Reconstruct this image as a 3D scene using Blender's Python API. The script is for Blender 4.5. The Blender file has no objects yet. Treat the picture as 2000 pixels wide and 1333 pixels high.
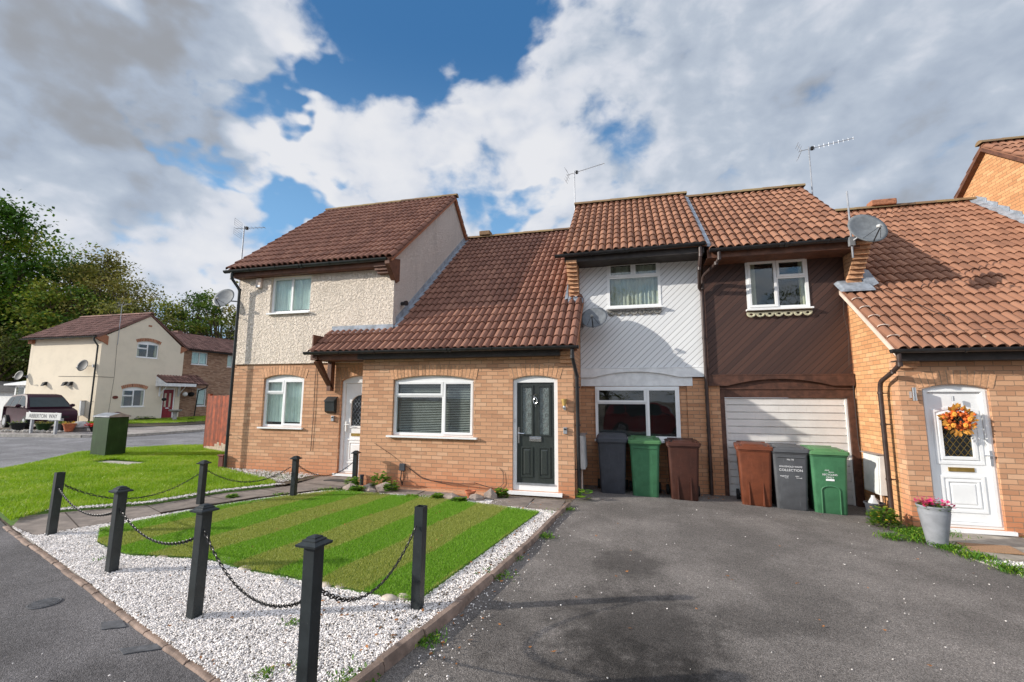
import bpy, bmesh, math, random
import numpy as np
from mathutils import Vector, Matrix
from mathutils.geometry import tessellate_polygon
random.seed(7); rng = np.random.default_rng(7)
SC = bpy.context.scene; COL = SC.collection
# ---------------------------------------------------------------- camera
cd = bpy.data.cameras.new('camera'); cam = bpy.data.objects.new('camera', cd); COL.objects.link(cam)
pi_, ya_, ro_ = math.radians(7.2), math.radians(-14.6), math.radians(0.25)
_f = Vector((math.sin(ya_)*math.cos(pi_), math.cos(ya_)*math.cos(pi_), math.sin(pi_)))
_r = Vector((math.cos(ya_), -math.sin(ya_), 0)); _u = _r.cross(_f)
_R = _r*math.cos(ro_)+_u*math.sin(ro_); _U = -_r*math.sin(ro_)+_u*math.cos(ro_)
M4 = Matrix((_R, _U, -_f)).transposed().to_4x4(); M4.translation = Vector((0, 0, 1.82))
cam.matrix_world = M4
cd.sensor_width = 36; cd.lens = 15.75; cd.clip_start = .05; cd.clip_end = 2000
SC.camera = cam
SC.view_settings.view_transform = 'Standard'; SC.view_settings.look = 'None'
SC.view_settings.exposure = 0.62; SC.view_settings.gamma = 1
# ---------------------------------------------------------------- sun
SUN = Vector((1, .42, -.39)).normalized()
sl = bpy.data.lights.new('sun', 'SUN'); sl.energy = 3.7; sl.angle = math.radians(.55); sl.color = (1, .94, .85)
so = bpy.data.objects.new('sun', sl); COL.objects.link(so); so.rotation_euler = SUN.to_track_quat('-Z', 'Y').to_euler()
so.location = (-10, -4, 14)
# ---------------------------------------------------------------- node helper
class N:
    def __init__(s, tree): s.t = tree; s.n = tree.nodes; s.l = tree.links
    def new(s, ty, **k):
        n = s.n.new(ty)
        for a, b in k.items(): setattr(n, a, b)
        return n
    def link(s, a, b): s.l.new(a, b)
    def put(s, sock, v):
        if isinstance(v, bpy.types.NodeSocket): s.l.new(v, sock)
        elif v is not None:
            try: sock.default_value = v
            except Exception: sock.default_value = tuple(v)+(1,) if len(v) == 3 else v
    def m(s, op, a, b=None, c=None, clamp=False):
        n = s.new('ShaderNodeMath', operation=op, use_clamp=clamp)
        s.put(n.inputs[0], a); s.put(n.inputs[1], b); s.put(n.inputs[2], c); return n.outputs[0]
    def v(s, op, a, b=None, out=0, scale=None):
        n = s.new('ShaderNodeVectorMath', operation=op); s.put(n.inputs[0], a); s.put(n.inputs[1], b)
        if scale is not None: s.put(n.inputs['Scale'], scale)
        return n.outputs[out]
    def ss(s, x, a, b, lo=0., hi=1.):
        n = s.new('ShaderNodeMapRange', interpolation_type='SMOOTHSTEP')
        s.put(n.inputs[0], x); s.put(n.inputs[1], a); s.put(n.inputs[2], b); s.put(n.inputs[3], lo); s.put(n.inputs[4], hi); return n.outputs[0]
    def noise(s, vec, scale, detail=4, rough=.55, dist=0, out='Fac'):
        n = s.new('ShaderNodeTexNoise'); s.put(n.inputs['Vector'], vec); s.put(n.inputs['Scale'], scale)
        n.inputs['Detail'].default_value = detail; n.inputs['Roughness'].default_value = rough; n.inputs['Distortion'].default_value = dist
        return n.outputs[out]
    def mix(s, f, a, b, mode='MIX'):
        n = s.new('ShaderNodeMix', data_type='RGBA', blend_type=mode)
        s.put(n.inputs[0], f); s.put(n.inputs[6], a); s.put(n.inputs[7], b); return n.outputs[2]
    def ramp(s, f, stops):
        n = s.new('ShaderNodeValToRGB'); e = n.color_ramp.elements
        while len(e) < len(stops): e.new(.5)
        for el, (p, c) in zip(e, stops): el.position = p; el.color = tuple(c)+(1,)
        s.put(n.inputs[0], f); return n.outputs[0]
    def xyz(s, vec): n = s.new('ShaderNodeSeparateXYZ'); s.put(n.inputs[0], vec); return n.outputs
    def comb(s, x, y, z=0.): n = s.new('ShaderNodeCombineXYZ'); s.put(n.inputs[0], x); s.put(n.inputs[1], y); s.put(n.inputs[2], z); return n.outputs[0]
    def bump(s, h, strength=1., dist=.01):
        n = s.new('ShaderNodeBump'); n.inputs['Strength'].default_value = strength; n.inputs['Distance'].default_value = dist
        s.put(n.inputs['Height'], h); return n.outputs[0]
# ---------------------------------------------------------------- world: Nishita sky behind broken cloud
w = bpy.data.worlds.new('World'); SC.world = w; w.use_nodes = True
k = N(w.node_tree); bg = w.node_tree.nodes['Background']
sky = k.new('ShaderNodeTexSky', sky_type='NISHITA'); sky.sun_disc = False
sky.sun_elevation = math.asin(-SUN.z); sky.sun_rotation = math.atan2(-SUN.x, -SUN.y); sky.air_density = 1.2; sky.dust_density = .4; sky.ozone_density = 3
d = k.new('ShaderNodeTexCoord').outputs['Generated']
dx, dy, dz = k.xyz(d)
den = k.m('ADD', k.m('MAXIMUM', dz, 0.), .22)
p = k.comb(k.m('DIVIDE', dx, den), k.m('DIVIDE', dy, den), 0.)
q3 = k.v('MULTIPLY', d, (1., 1., 1.5))
wv = k.noise(q3, 3.0, 4, out='Color'); pw = k.v('ADD', q3, k.v('SCALE', k.v('SUBTRACT', wv, (.5, .5, .5)), scale=.10))
n1 = k.noise(pw, 3.2, 7, .55); n2 = k.noise(pw, 8.5, 7, .52); n3 = k.noise(k.v('ADD', pw, (7.1, 3.3, 0)), 3.4, 5, .5); n4 = k.noise(k.v('ADD', pw, (-.030, -.012, .02)), 8.5, 5, .5)
def blob(c, r0, r1, amp):
    dt = k.v('DOT_PRODUCT', k.v('ADD', d, k.v('SCALE', k.v('SUBTRACT', wv, (.5, .5, .5)), scale=.22)), Vector(c).normalized(), out=1)
    return k.ss(dt, math.cos(math.radians(r1)), math.cos(math.radians(r0)), 0., amp)
def add(lst):
    o = lst[0]
    for q in lst[1:]: o = k.m('ADD', o, q)
    return o
cover = add([n1, .13, k.m('MULTIPLY', k.m('SUBTRACT', n2, .5), 1.35), blob((-.37, .675, .635), 0, 14, -.40), blob((-.51, .59, .63), 0, 9, -.16), blob((-.46, .71, .53), 0, 8, -.14), blob((-.616, .668, .418), 0, 8, -.22), blob((-.566, .723, .397), 0, 8, -.18), blob((-.70, .62, .35), 0, 8, -.20), blob((-.81, .51, .30), 0, 8, -.14),
    blob((-.12, .92, .38), 0, 8, -.14), blob((-.26, .88, .40), 0, 7, -.18), blob((-.24, .76, .60), 0, 6, -.12), blob((.55, .80, .22), 0, 9, -.10),
    blob((-.74, .44, .52), 6, 22, .40), blob((.26, .83, .50), 10, 36, .17), blob((-.56, .65, .51), 1, 8, .20), blob((-.86, .42, .30), 4, 16, .10), blob((-.16, .82, .53), 2, 12, .16)])
cm = k.ss(cover, .33, .68)
relief = k.m('MULTIPLY', k.m('SUBTRACT', n4, n2), 1.1)
dark = add([k.m('MULTIPLY', k.m('SUBTRACT', n3, .5), 1.5), k.m('MULTIPLY', k.m('SUBTRACT', n2, .5), -.55), relief, .22, blob((-.80, .36, .50), 6, 22, .72), blob((-.66, .46, .60), 3, 13, .5), blob((-.72, .53, .45), 3, 10, .12), blob((.34, .80, .48), 8, 34, .38), blob((-.30, .80, .52), 3, 12, -.35),
    blob((-.56, .65, .50), 2, 12, -.4), blob((-.72, .57, .38), 4, 16, -.35), blob((.48, .70, .50), 4, 18, .10), blob((-.08, .84, .54), 4, 12, -.2), blob((.45, .85, .25), 3, 14, .2)])
shade = k.ss(dark, -.25, 1.35)
ccol = k.ramp(shade, [(0, (.535, .54, .56)), (.25, (.455, .475, .52)), (.5, (.33, .37, .43)), (.75, (.27, .31, .375)), (1, (.22, .23, .25))])
blue = k.mix(k.ss(dz, .28, .66), (.155, .33, .56), (.026, .115, .28))
skyc = k.mix(.75, k.v('SCALE', sky.outputs[0], scale=.09), blue)
rear_fill = k.m('MULTIPLY', k.ss(dy, .15, -.35), k.ss(dz, .12, .45))   # unseen sky behind the camera brightened to add fill light
k.link(k.v('SCALE', k.mix(k.m('MULTIPLY', cm, .97), skyc, ccol), scale=k.m('ADD', 1., k.m('MULTIPLY', rear_fill, 1.0))), bg.inputs['Color']); bg.inputs['Strength'].default_value = 1.0
# ---------------------------------------------------------------- terrain height
def gz(x, y=0): return -.03*x if x > 0 else min(-.006*x, .15)
# ---------------------------------------------------------------- materials
MT = {}
SCUFF = {'bin_black', 'bin_grey', 'bin_green', 'bin_green_lid', 'bin_brown', 'bin_brown_dark', 'post_paint', 'cabinet_green', 'black_plastic', 'garage_white', 'door_dark'}
def mat(name, col, rough=.6, var=.15, nscale=8, bump=0., bscale=60, bdist=.004, metal=0., spec=.4, col2=None, tone=0., coat=0.):
    m = bpy.data.materials.new(name); m.use_nodes = True; MT[name] = m
    k = N(m.node_tree); b = m.node_tree.nodes['Principled BSDF']
    co = k.new('ShaderNodeTexCoord').outputs['Object']
    n = k.noise(co, nscale, 5, .6)
    hi = tuple(min(1, c*(1+var)) for c in col); lo = tuple(c*(1-var) for c in col) if col2 is None else col2
    c = k.mix(k.ss(n, .3, .7), lo, hi)
    if tone:
        a = k.new('ShaderNodeAttribute', attribute_name='tone')
        c = k.mix(1., c, k.comb(*[k.m('ADD', 1-tone/2, k.m('MULTIPLY', a.outputs['Fac'], tone))]*3), 'MULTIPLY')
    if name in SCUFF:      # scuffs, faded streaks and dust
        st = k.noise(k.v('MULTIPLY', co, (9, 9, 1.6)), 1.6, 6, .7); c = k.mix(k.ss(st, .52, .78, 0, .45), c, tuple(min(1, x*1.7+.02) for x in col) if name != 'garage_white' else (.5, .47, .43))
        sp = k.noise(co, 38, 4, .7); c = k.mix(k.ss(sp, .66, .74, 0, .30), c, (.30, .28, .25))
    k.put(b.inputs['Base Color'], c); b.inputs['Roughness'].default_value = rough; b.inputs['Metallic'].default_value = metal
    b.inputs['Specular IOR Level'].default_value = spec; b.inputs['Coat Weight'].default_value = coat
    if bump: k.put(b.inputs['Normal'], k.bump(k.noise(co, bscale, 4, .6), bump, bdist))
    return m
mat('white_plastic', (.78, .78, .77), .35, .05, 3)
mat('white_paint', (.72, .72, .71), .5, .10, 6, .3, 40)
mat('black_plastic', (.022, .022, .024), .38, .3, 5)
mat('brown_pipe', (.045, .028, .024), .4, .3, 5)
mat('pipe_dark', (.018, .022, .022), .35, .3, 5)
mat('lead', (.26, .29, .33), .55, .3, 7, .5, 20, .01)
mat('fascia_brown', (.12, .05, .028), .6, .3, 8)
mat('fascia_dark', (.035, .028, .025), .6, .3, 8)
mat('mortar', (.36, .27, .19), .95, .2, 30, .5, 90)
mat('brick_piece', (.55, .30, .165), .9, .2, 25, .6, 80, .003, tone=.4)
mat('brick_red', (.33, .14, .075), .9, .25, 25, .6, 80, .003, tone=.5)
mat('metal_grey', (.34, .35, .37), .45, .2, 6, metal=.5)
mat('chrome', (.7, .7, .7), .18, .05, 3, metal=1.)
mat('brass', (.45, .30, .09), .35, .2, 6, metal=.8)
mat('dish_grey', (.15, .16, .165), .55, .2, 8)
mat('dish_dark', (.13, .14, .15), .5, .2, 8)
mat('interior', (.02, .02, .022), .9, .2, 2)
mat('blind', (.42, .42, .41), .6, .1, 3)
mat('net_curtain', (.50, .48, .42), .9, .1, 3)
mat('curtain', (.75, .83, .80), .9, .1, 3)
mat('curtain_cream', (.55, .50, .40), .9, .1, 3)
mat('door_dark', (.028, .034, .032), .38, .15, 30, .4, 120, .001)
mat('door_red', (.22, .012, .02), .4, .2, 8)
mat('garage_white', (.72, .70, .67), .45, .06, 3)
mat('timber_brown', (.075, .032, .02), .6, .35, 10, .4, 50)
mat('bin_black', (.045, .048, .058), .5, .15, 6, .3, 200, .0008)
mat('bin_grey', (.075, .078, .084), .5, .15, 6, .3, 200, .0008)
mat('bin_green', (.045, .15, .07), .5, .15, 6, .3, 200, .0008)
mat('bin_green_lid', (.075, .19, .075), .5, .15, 6, .3, 200, .0008)
mat('bin_brown', (.13, .036, .015), .5, .2, 6, .3, 200, .0008)
mat('bin_brown_dark', (.05, .017, .011), .5, .2, 6, .3, 200, .0008)
mat('rubber', (.012, .012, .012), .8, .3, 20)
mat('lettering_white', (.75, .75, .75), .6, .05)
mat('post_paint', (.018, .023, .025), .42, .35, 6, .5, 90, .001)
mat('chain_iron', (.03, .028, .028), .4, .4, 30, metal=.4)
mat('cabinet_green', (.016, .042, .010), .6, .2, 3, .2, 60, spec=.2)
mat('dish_far', (.03, .032, .035), .6, .2, 8)
mat('path_edge', (.05, .035, .025), .9, .4, 9, .5, 40)
mat('concrete', (.36, .33, .29), .9, .25, 9, .6, 50)
mat('slab', (.20, .165, .14), .9, .25, 5, .6, 60)
mat('slab_light', (.32, .28, .23), .9, .25, 5, .6, 60)
mat('kerb_stone', (.23, .165, .13), .9, .35, 7, .8, 50, .006)
mat('rock', (.27, .215, .18), .9, .35, 6, .9, 25, .02)
mat('pebble', (.50, .42, .34), .6, .25, 12, tone=.5)
mat('gravel_stone', (.68, .635, .60), .85, .15, 12, tone=.75)
mat('frosted_glass', (.13, .155, .15), .3, .5, 60, 1., 70, .006, spec=.8)
mat('gravel_bed', (.38, .35, .32), .95, .4, 60, .8, 80)
mat('turf_backing', (.08, .15, .02), 1, .3, 15)
mat('soil', (.13, .10, .07), 1, .4, 15, .8, 40, .02)
mat('terracotta', (.42, .13, .06), .8, .2, 10)
mat('pot_grey', (.24, .25, .27), .6, .12, 8)
mat('mat_brown', (.34, .20, .11), 1, .25, 60, .8, 200)
mat('mat_dark', (.05, .045, .042), 1, .3, 40, .8, 200)
mat('fence_red', (.20, .038, .010), .8, .35, 6, .6, 30, tone=.6)
mat('fence_bare', (.35, .27, .2), .9, .3, 8)
mat('bark', (.10, .075, .05), .95, .4, 4, .8, 20, .03)
mat('meter_white', (.62, .62, .60), .5, .08, 5)
mat('render_pale', (.60, .49, .41), .9, .1, 4)
mat('wreath_orange', (.55, .11, .015), .7, .3, 20, tone=.8)
mat('petal_pink', (.65, .03, .16), .6, .3, 20, tone=.6)
mat('petal_red', (.65, .015, .01), .6, .2, 20, tone=.5)
mat('leaf_orange', (.50, .22, .03), .6, .3, 20, tone=.8)
mat('petal_yellow', (.65, .42, .05), .6, .2, 20, tone=.5)
mat('leaf_litter', (.30, .12, .035), .8, .4, 20, tone=.9)
mat('car_paint', (.030, .005, .014), .5, .2, 3, spec=.2)
mat('car_paint_red', (.30, .01, .015), .35, .2, 3, coat=.5, spec=.4)
mat('cover_iron', (.09, .09, .095), .7, .3, 20)
mat('car_glass', (.02, .03, .03), .12, .2, 3, spec=.35)
mat('lamp_glass', (.6, .6, .62), .1, .1, 3)
mat('plate_white', (.55, .55, .52), .4, .05)
mat('ink', (.02, .02, .03), .6, .1)
mat('wood_red', (.13, .03, .02), .7, .3, 9)
mat('stone_grey', (.33, .31, .29), .95, .3, 8, .8, 40)
mat('amber_glass', (.55, .36, .12), .3, .2, 8)
mat('shed_roof', (.03, .03, .034), .8, .3, 5)
mat('conduit', (.03, .022, .02), .6, .2)
mat('trim_grey', (.22, .21, .19), .8, .5, 14)
mat('trim_cream', (.50, .47, .33), .7, .3, 14)
mat('bottle_plastic', (.6, .62, .62), .3, .1)
def grass_mat(name, stops, trans=.3):
    m = bpy.data.materials.new(name); m.use_nodes = True; MT[name] = m
    k = N(m.node_tree); b = m.node_tree.nodes['Principled BSDF']; out = m.node_tree.nodes['Material Output']
    a = k.new('ShaderNodeAttribute', attribute_name='tone'); c = k.ramp(a.outputs['Fac'], stops)
    k.put(b.inputs['Base Color'], c); b.inputs['Roughness'].default_value = .55; b.inputs['Specular IOR Level'].default_value = .25
    t = k.new('ShaderNodeBsdfTranslucent'); k.put(t.inputs[0], k.mix(1., c, (1.0, 1.1, .6, 1), 'MULTIPLY'))
    mx = k.new('ShaderNodeMixShader'); mx.inputs[0].default_value = trans; k.link(b.outputs[0], mx.inputs[1]); k.link(t.outputs[0], mx.inputs[2]); k.link(mx.outputs[0], out.inputs[0])
    return m
grass_mat('lawn_blades', [(0, (.16, .29, .010)), (.5, (.26, .40, .018)), (.85, (.36, .47, .05)), (1, (.48, .47, .17))])
grass_mat('turf_light', [(0, (.13, .29, .016)), (.6, (.21, .40, .025)), (1, (.30, .45, .07))])
grass_mat('turf_olive', [(0, (.25, .29, .05)), (.6, (.37, .39, .09)), (1, (.46, .46, .15))])
grass_mat('weed_leaf', [(0, (.04, .12, .01)), (.6, (.10, .24, .02)), (1, (.24, .32, .03))])
grass_mat('leaf_dark', [(0, (.025, .065, .012)), (.5, (.08, .17, .02)), (.78, (.20, .28, .03)), (1, (.50, .46, .06))])
grass_mat('leaf_mid', [(0, (.05, .11, .02)), (.5, (.13, .22, .035)), (1, (.45, .42, .07))])
grass_mat('leaf_autumn', [(0, (.11, .13, .03)), (.5, (.28, .25, .06)), (1, (.55, .42, .14))])
grass_mat('leaf_olive', [(0, (.06, .08, .02)), (.5, (.16, .17, .045)), (1, (.32, .29, .08))])
def glass_mat(name, tint, refl=1.6, bumpy=0):
    m = bpy.data.materials.new(name); m.use_nodes = True; MT[name] = m
    k = N(m.node_tree); out = m.node_tree.nodes['Material Output']; m.node_tree.nodes.remove(m.node_tree.nodes['Principled BSDF'])
    tr = k.new('ShaderNodeBsdfTransparent'); tr.inputs[0].default_value = tint+(1,)
    gl = k.new('ShaderNodeBsdfGlossy'); gl.inputs['Roughness'].default_value = .02; gl.inputs[0].default_value = (.95, .97, 1, 1)
    fr = k.new('ShaderNodeFresnel'); fr.inputs[0].default_value = 1.5; mx = k.new('ShaderNodeMixShader')
    co = k.new('ShaderNodeTexCoord').outputs['Object']
    nm = k.bump(k.noise(co, 1.3 if not bumpy else bumpy, 2), .25 if not bumpy else .8, .02 if not bumpy else .01); k.put(gl.inputs['Normal'], nm)
    lw = k.new('ShaderNodeLayerWeight'); lw.inputs[0].default_value = .5
    k.put(mx.inputs[0], k.m('ADD', refl*.02, k.m('MULTIPLY', k.m('POWER', lw.outputs['Facing'], 4.), .35), clamp=True)); k.link(tr.outputs[0], mx.inputs[1]); k.link(gl.outputs[0], mx.inputs[2]); k.link(mx.outputs[0], out.inputs[0])
glass_mat('window_glass', (.88, .92, .90), 3.0)
glass_mat('door_glass', (.42, .47, .45), 3.2, 30)
def brick_mat(name, stops, mortar, stain=0., relief=1., painted=None):
    m = bpy.data.materials.new(name); m.use_nodes = True; MT[name] = m
    k = N(m.node_tree); b = m.node_tree.nodes['Principled BSDF']
    uv = k.new('ShaderNodeUVMap', uv_map='UVMap').outputs[0]
    jit = k.v('SCALE', k.v('SUBTRACT', k.noise(uv, 14, 3, out='Color'), (.5, .5, .5)), scale=.010)
    u, v, _ = k.xyz(k.v('ADD', uv, jit))
    r = k.m('DIVIDE', v, .075); row = k.m('FLOOR', r); fr = k.m('SUBTRACT', r, row)
    sh = k.m('MULTIPLY', k.m('FRACT', k.m('MULTIPLY', row, .5)), 1.0)
    c = k.m('ADD', k.m('DIVIDE', u, .225), sh); cl = k.m('FLOOR', c); fc = k.m('SUBTRACT', c, cl)
    mu = k.m('MULTIPLY', k.m('MINIMUM', fc, k.m('SUBTRACT', 1., fc)), .225); mv = k.m('MULTIPLY', k.m('MINIMUM', fr, k.m('SUBTRACT', 1., fr)), .075)
    e = k.m('MINIMUM', mu, mv); face = k.ss(e, .0032, .0062)
    wn = k.new('ShaderNodeTexWhiteNoise', noise_dimensions='2D'); k.put(wn.inputs[0], k.comb(cl, row))
    big = k.noise(uv, .9, 3); fine = k.noise(uv, 55, 5, .7)
    t = k.m('ADD', k.m('MULTIPLY', wn.outputs['Value'], .60), k.m('ADD', k.m('MULTIPLY', big, .28), k.m('MULTIPLY', fine, .2)))
    col = k.ramp(t, stops)
    col = k.mix(k.ss(k.noise(uv, 2.2, 6, .7), .55, .8, 0, .25), col, (.30, .20, .13))
    col = k.mix(k.ss(k.noise(uv, 1.7, 6, .75), .56, .74, 0, .30), col, (.64, .47, .33))
    if stain:
        hgt = k.m('ADD', v, k.m('MULTIPLY', k.noise(uv, 1.5, 4), .5))
        col = k.mix(k.ss(hgt, .95, .25, 0, stain), col, (.50, .185, .085))
    mc = k.mix(fine, mortar, tuple(x*.65 for x in mortar))
    if painted: col = k.mix(k.ss(k.noise(uv, 1.2, 5, .65), .4, .8), painted, tuple(x*.88 for x in painted)); mc = col
    k.put(b.inputs['Base Color'], k.mix(face, mc, col)); b.inputs['Roughness'].default_value = .92; b.inputs['Specular IOR Level'].default_value = .2
    k.put(b.inputs['Normal'], k.bump(k.m('ADD', k.m('MULTIPLY', face, .9), k.m('MULTIPLY', fine, .5)), relief*.8, .006))
    return m
buff = [(.15, (.40, .207, .118)), (.35, (.49, .262, .150)), (.55, (.545, .298, .172)), (.75, (.59, .338, .20)), (.95, (.62, .40, .26))]
brick_mat('brick_buff', buff, (.36, .235, .15), stain=.75)
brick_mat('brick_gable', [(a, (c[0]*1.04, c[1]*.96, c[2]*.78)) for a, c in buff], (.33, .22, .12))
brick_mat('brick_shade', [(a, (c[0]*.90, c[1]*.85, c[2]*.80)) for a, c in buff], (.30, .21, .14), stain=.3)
brick_mat('brick_far', [(.2, (.22, .12, .08)), (.5, (.33, .19, .12)), (.85, (.42, .27, .18))], (.30, .23, .17))
brick_mat('brick_painted', buff, (.5, .4, .3), relief=.35, painted=(.72, .63, .49))
def roughcast(name, col, sc):
    m = bpy.data.materials.new(name); m.use_nodes = True; MT[name] = m
    k = N(m.node_tree); b = m.node_tree.nodes['Principled BSDF']; co = k.new('ShaderNodeTexCoord').outputs['Object']
    n = k.noise(co, sc, 3, .5, 1.2); n2_ = k.noise(co, sc*3.5, 3, .5)
    st = k.noise(k.v('MULTIPLY', co, (3, 3, .5)), 1.2, 5, .7)
    c = k.mix(k.ss(st, .45, .75), col, tuple(x*.84 for x in col)); c = k.mix(k.ss(n, .3, .5, .22, 0), c, tuple(x*.6 for x in col))
    k.put(b.inputs['Base Color'], c); b.inputs['Roughness'].default_value = .95; b.inputs['Specular IOR Level'].default_value = .15
    k.put(b.inputs['Normal'], k.bump(k.m('ADD', k.ss(n, .32, .62), k.m('MULTIPLY', n2_, .35)), 1., .022)); return m
roughcast('roughcast', (.80, .695, .58), 19)
roughcast('roughcast_fine', (.80, .72, .65), 40)
def boards(name, cols, gap, wear):
    m = bpy.data.materials.new(name); m.use_nodes = True; MT[name] = m
    k = N(m.node_tree); b = m.node_tree.nodes['Principled BSDF']
    uv = k.new('ShaderNodeUVMap', uv_map='UVMap').outputs[0]; u, v, _ = k.xyz(uv)
    s = k.m('DIVIDE', k.m('SUBTRACT', k.m('MULTIPLY', v, .72), k.m('MULTIPLY', u, .69)), .092); t = k.m('ADD', k.m('MULTIPLY', v, .7), k.m('MULTIPLY', u, .7))
    i = k.m('FLOOR', s); f = k.m('SUBTRACT', s, i); e = k.m('MINIMUM', f, k.m('SUBTRACT', 1., f)); face = k.ss(e, .02, .075)
    wn = k.new('ShaderNodeTexWhiteNoise', noise_dimensions='1D'); k.put(wn.inputs['W'], i)
    gr = k.noise(k.comb(k.m('MULTIPLY', t, 1.2), k.m('MULTIPLY', s, 3.), i), 2.5, 6, .7)
    c = k.mix(k.m('ADD', k.m('MULTIPLY', wn.outputs['Value'], .5), k.m('MULTIPLY', gr, .5)), cols[0], cols[1])
    c = k.mix(k.ss(gr, .58, .8, 0, wear), c, cols[2])
    k.put(b.inputs['Base Color'], k.mix(face, gap, c)); b.inputs['Roughness'].default_value = .6
    k.put(b.inputs['Normal'], k.bump(k.m('ADD', face, k.m('MULTIPLY', gr, .15)), .9, .008)); return m
boards('boards_white', [(.66, .66, .66), (.76, .76, .75), (.55, .54, .52)], (.33, .33, .33), .5)
boards('boards_brown', [(.030, .013, .010), (.085, .037, .024), (.19, .10, .065)], (.018, .01, .008), .8)
def tile_mat(name, stops, lichen):
    m = bpy.data.materials.new(name); m.use_nodes = True; MT[name] = m
    k = N(m.node_tree); b = m.node_tree.nodes['Principled BSDF']; co = k.new('ShaderNodeTexCoord').outputs['Object']
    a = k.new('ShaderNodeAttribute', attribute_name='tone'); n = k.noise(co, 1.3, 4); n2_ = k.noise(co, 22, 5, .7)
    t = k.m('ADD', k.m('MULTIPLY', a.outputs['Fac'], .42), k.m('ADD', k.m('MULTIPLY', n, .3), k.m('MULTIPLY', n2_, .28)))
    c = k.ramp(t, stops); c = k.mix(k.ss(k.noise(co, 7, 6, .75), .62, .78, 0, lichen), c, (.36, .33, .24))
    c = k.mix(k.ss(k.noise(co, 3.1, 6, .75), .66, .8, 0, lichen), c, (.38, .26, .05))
    k.put(b.inputs['Base Color'], c); b.inputs['Roughness'].default_value = .8; b.inputs['Specular IOR Level'].default_value = .3
    k.put(b.inputs['Normal'], k.bump(n2_, .5, .004)); return m
tile_mat('tiles', [(.15, (.135, .062, .042)), (.5, (.215, .100, .068)), (.8, (.29, .145, .096)), (1, (.35, .21, .15))], .5)
tile_mat('tiles_orange', [(.15, (.165, .078, .048)), (.5, (.255, .120, .072)), (.8, (.335, .168, .102)), (1, (.40, .25, .17))], .8)
tile_mat('tiles_brown', [(.25, (.10, .055, .045)), (.5, (.19, .10, .08)), (.75, (.27, .15, .12)), (1, (.34, .22, .17))], .3)
tile_mat('ridge_tiles', [(.25, (.12, .075, .045)), (.5, (.20, .125, .07)), (.8, (.28, .21, .10)), (1, (.34, .30, .14))], .9)
def asphalt(name, base, spots, stains, ck=.75):
    m = bpy.data.materials.new(name); m.use_nodes = True; MT[name] = m
    k = N(m.node_tree); b = m.node_tree.nodes['Principled BSDF']; co = k.new('ShaderNodeTexCoord').outputs['Object']
    vo = k.new('ShaderNodeTexVoronoi'); k.put(vo.inputs['Vector'], co); vo.inputs['Scale'].default_value = 170
    g = k.xyz(vo.outputs['Color'])[0]; n = k.noise(co, 1.1, 6, .6); f = k.noise(co, 26, 5, .7)
    t = k.m('ADD', k.m('MULTIPLY', g, .55), k.m('ADD', k.m('MULTIPLY', n, .3), k.m('MULTIPLY', f, .3)))
    c = k.ramp(t, [(.25, tuple(x*.42 for x in base)), (.55, base), (.8, tuple(x*1.55 for x in base)), (1, tuple(min(1, x*3.2) for x in base))])
    patch = k.noise(co, .55, 5, .65); c = k.mix(k.ss(patch, .42, .62), k.v('SCALE', c, scale=.86), k.v('SCALE', c, scale=1.12))
    ve = k.new('ShaderNodeTexVoronoi', feature='DISTANCE_TO_EDGE'); k.put(ve.inputs['Vector'], k.v('ADD', co, k.v('SCALE', k.noise(co, 3, 4, out='Color'), scale=.35))); ve.inputs['Scale'].default_value = .55
    crack = k.m('MULTIPLY', k.ss(ve.outputs['Distance'], .010, .003), k.ss(k.noise(co, .8, 2), .50, .62)); c = k.mix(k.m('MULTIPLY', crack, ck), c, (.02, .018, .016))
    for (sx, sy, rx, ry, amt) in stains:
        q = k.v('MULTIPLY', k.v('SUBTRACT', co, (sx, sy, 0)), (1/rx, 1/ry, 0)); ln = k.v('LENGTH', q, out=1)
        fac = k.ss(k.m('ADD', ln, k.m('MULTIPLY', k.m('SUBTRACT', k.noise(co, 4.5, 6, .7), .5), 1.6)), 1.15, .45, 0, amt)
        c = k.mix(fac, c, k.v('SCALE', c, scale=.38))
    if spots: c = k.mix(k.ss(k.noise(co, 45, 2, .4), .755, .79), c, spots)
    k.put(b.inputs['Base Color'], c); b.inputs['Roughness'].default_value = .88; b.inputs['Specular IOR Level'].default_value = .3
    k.put(b.inputs['Normal'], k.bump(k.m('ADD', k.m('MULTIPLY', vo.outputs['Distance'], -1.0), k.m('MULTIPLY', f, .3)), .7, .006)); return m
asphalt('asphalt_drive', (.155, .138, .125), None, [(.02, 3.9, .75, .95, .9), (.1, 3.2, .55, .6, .6), (-.05, 5.4, .42, .55, .7), (-.2, 3.1, .8, .8, .6), (1.0, 4.4, .6, .35, .4), (1.6, 4.9, .5, .3, .3), (-1.1, 3.6, .3, .5, .5)], .12)
asphalt('asphalt_pavement', (.110, .102, .102), None, [(-4.6, 2.4, .8, .5, .35), (-3.2, 2.2, .6, .4, .4)])
asphalt('asphalt_road', (.18, .175, .18), None, [])
asphalt('asphalt_far', (.27, .24, .22), None, [])
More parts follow.
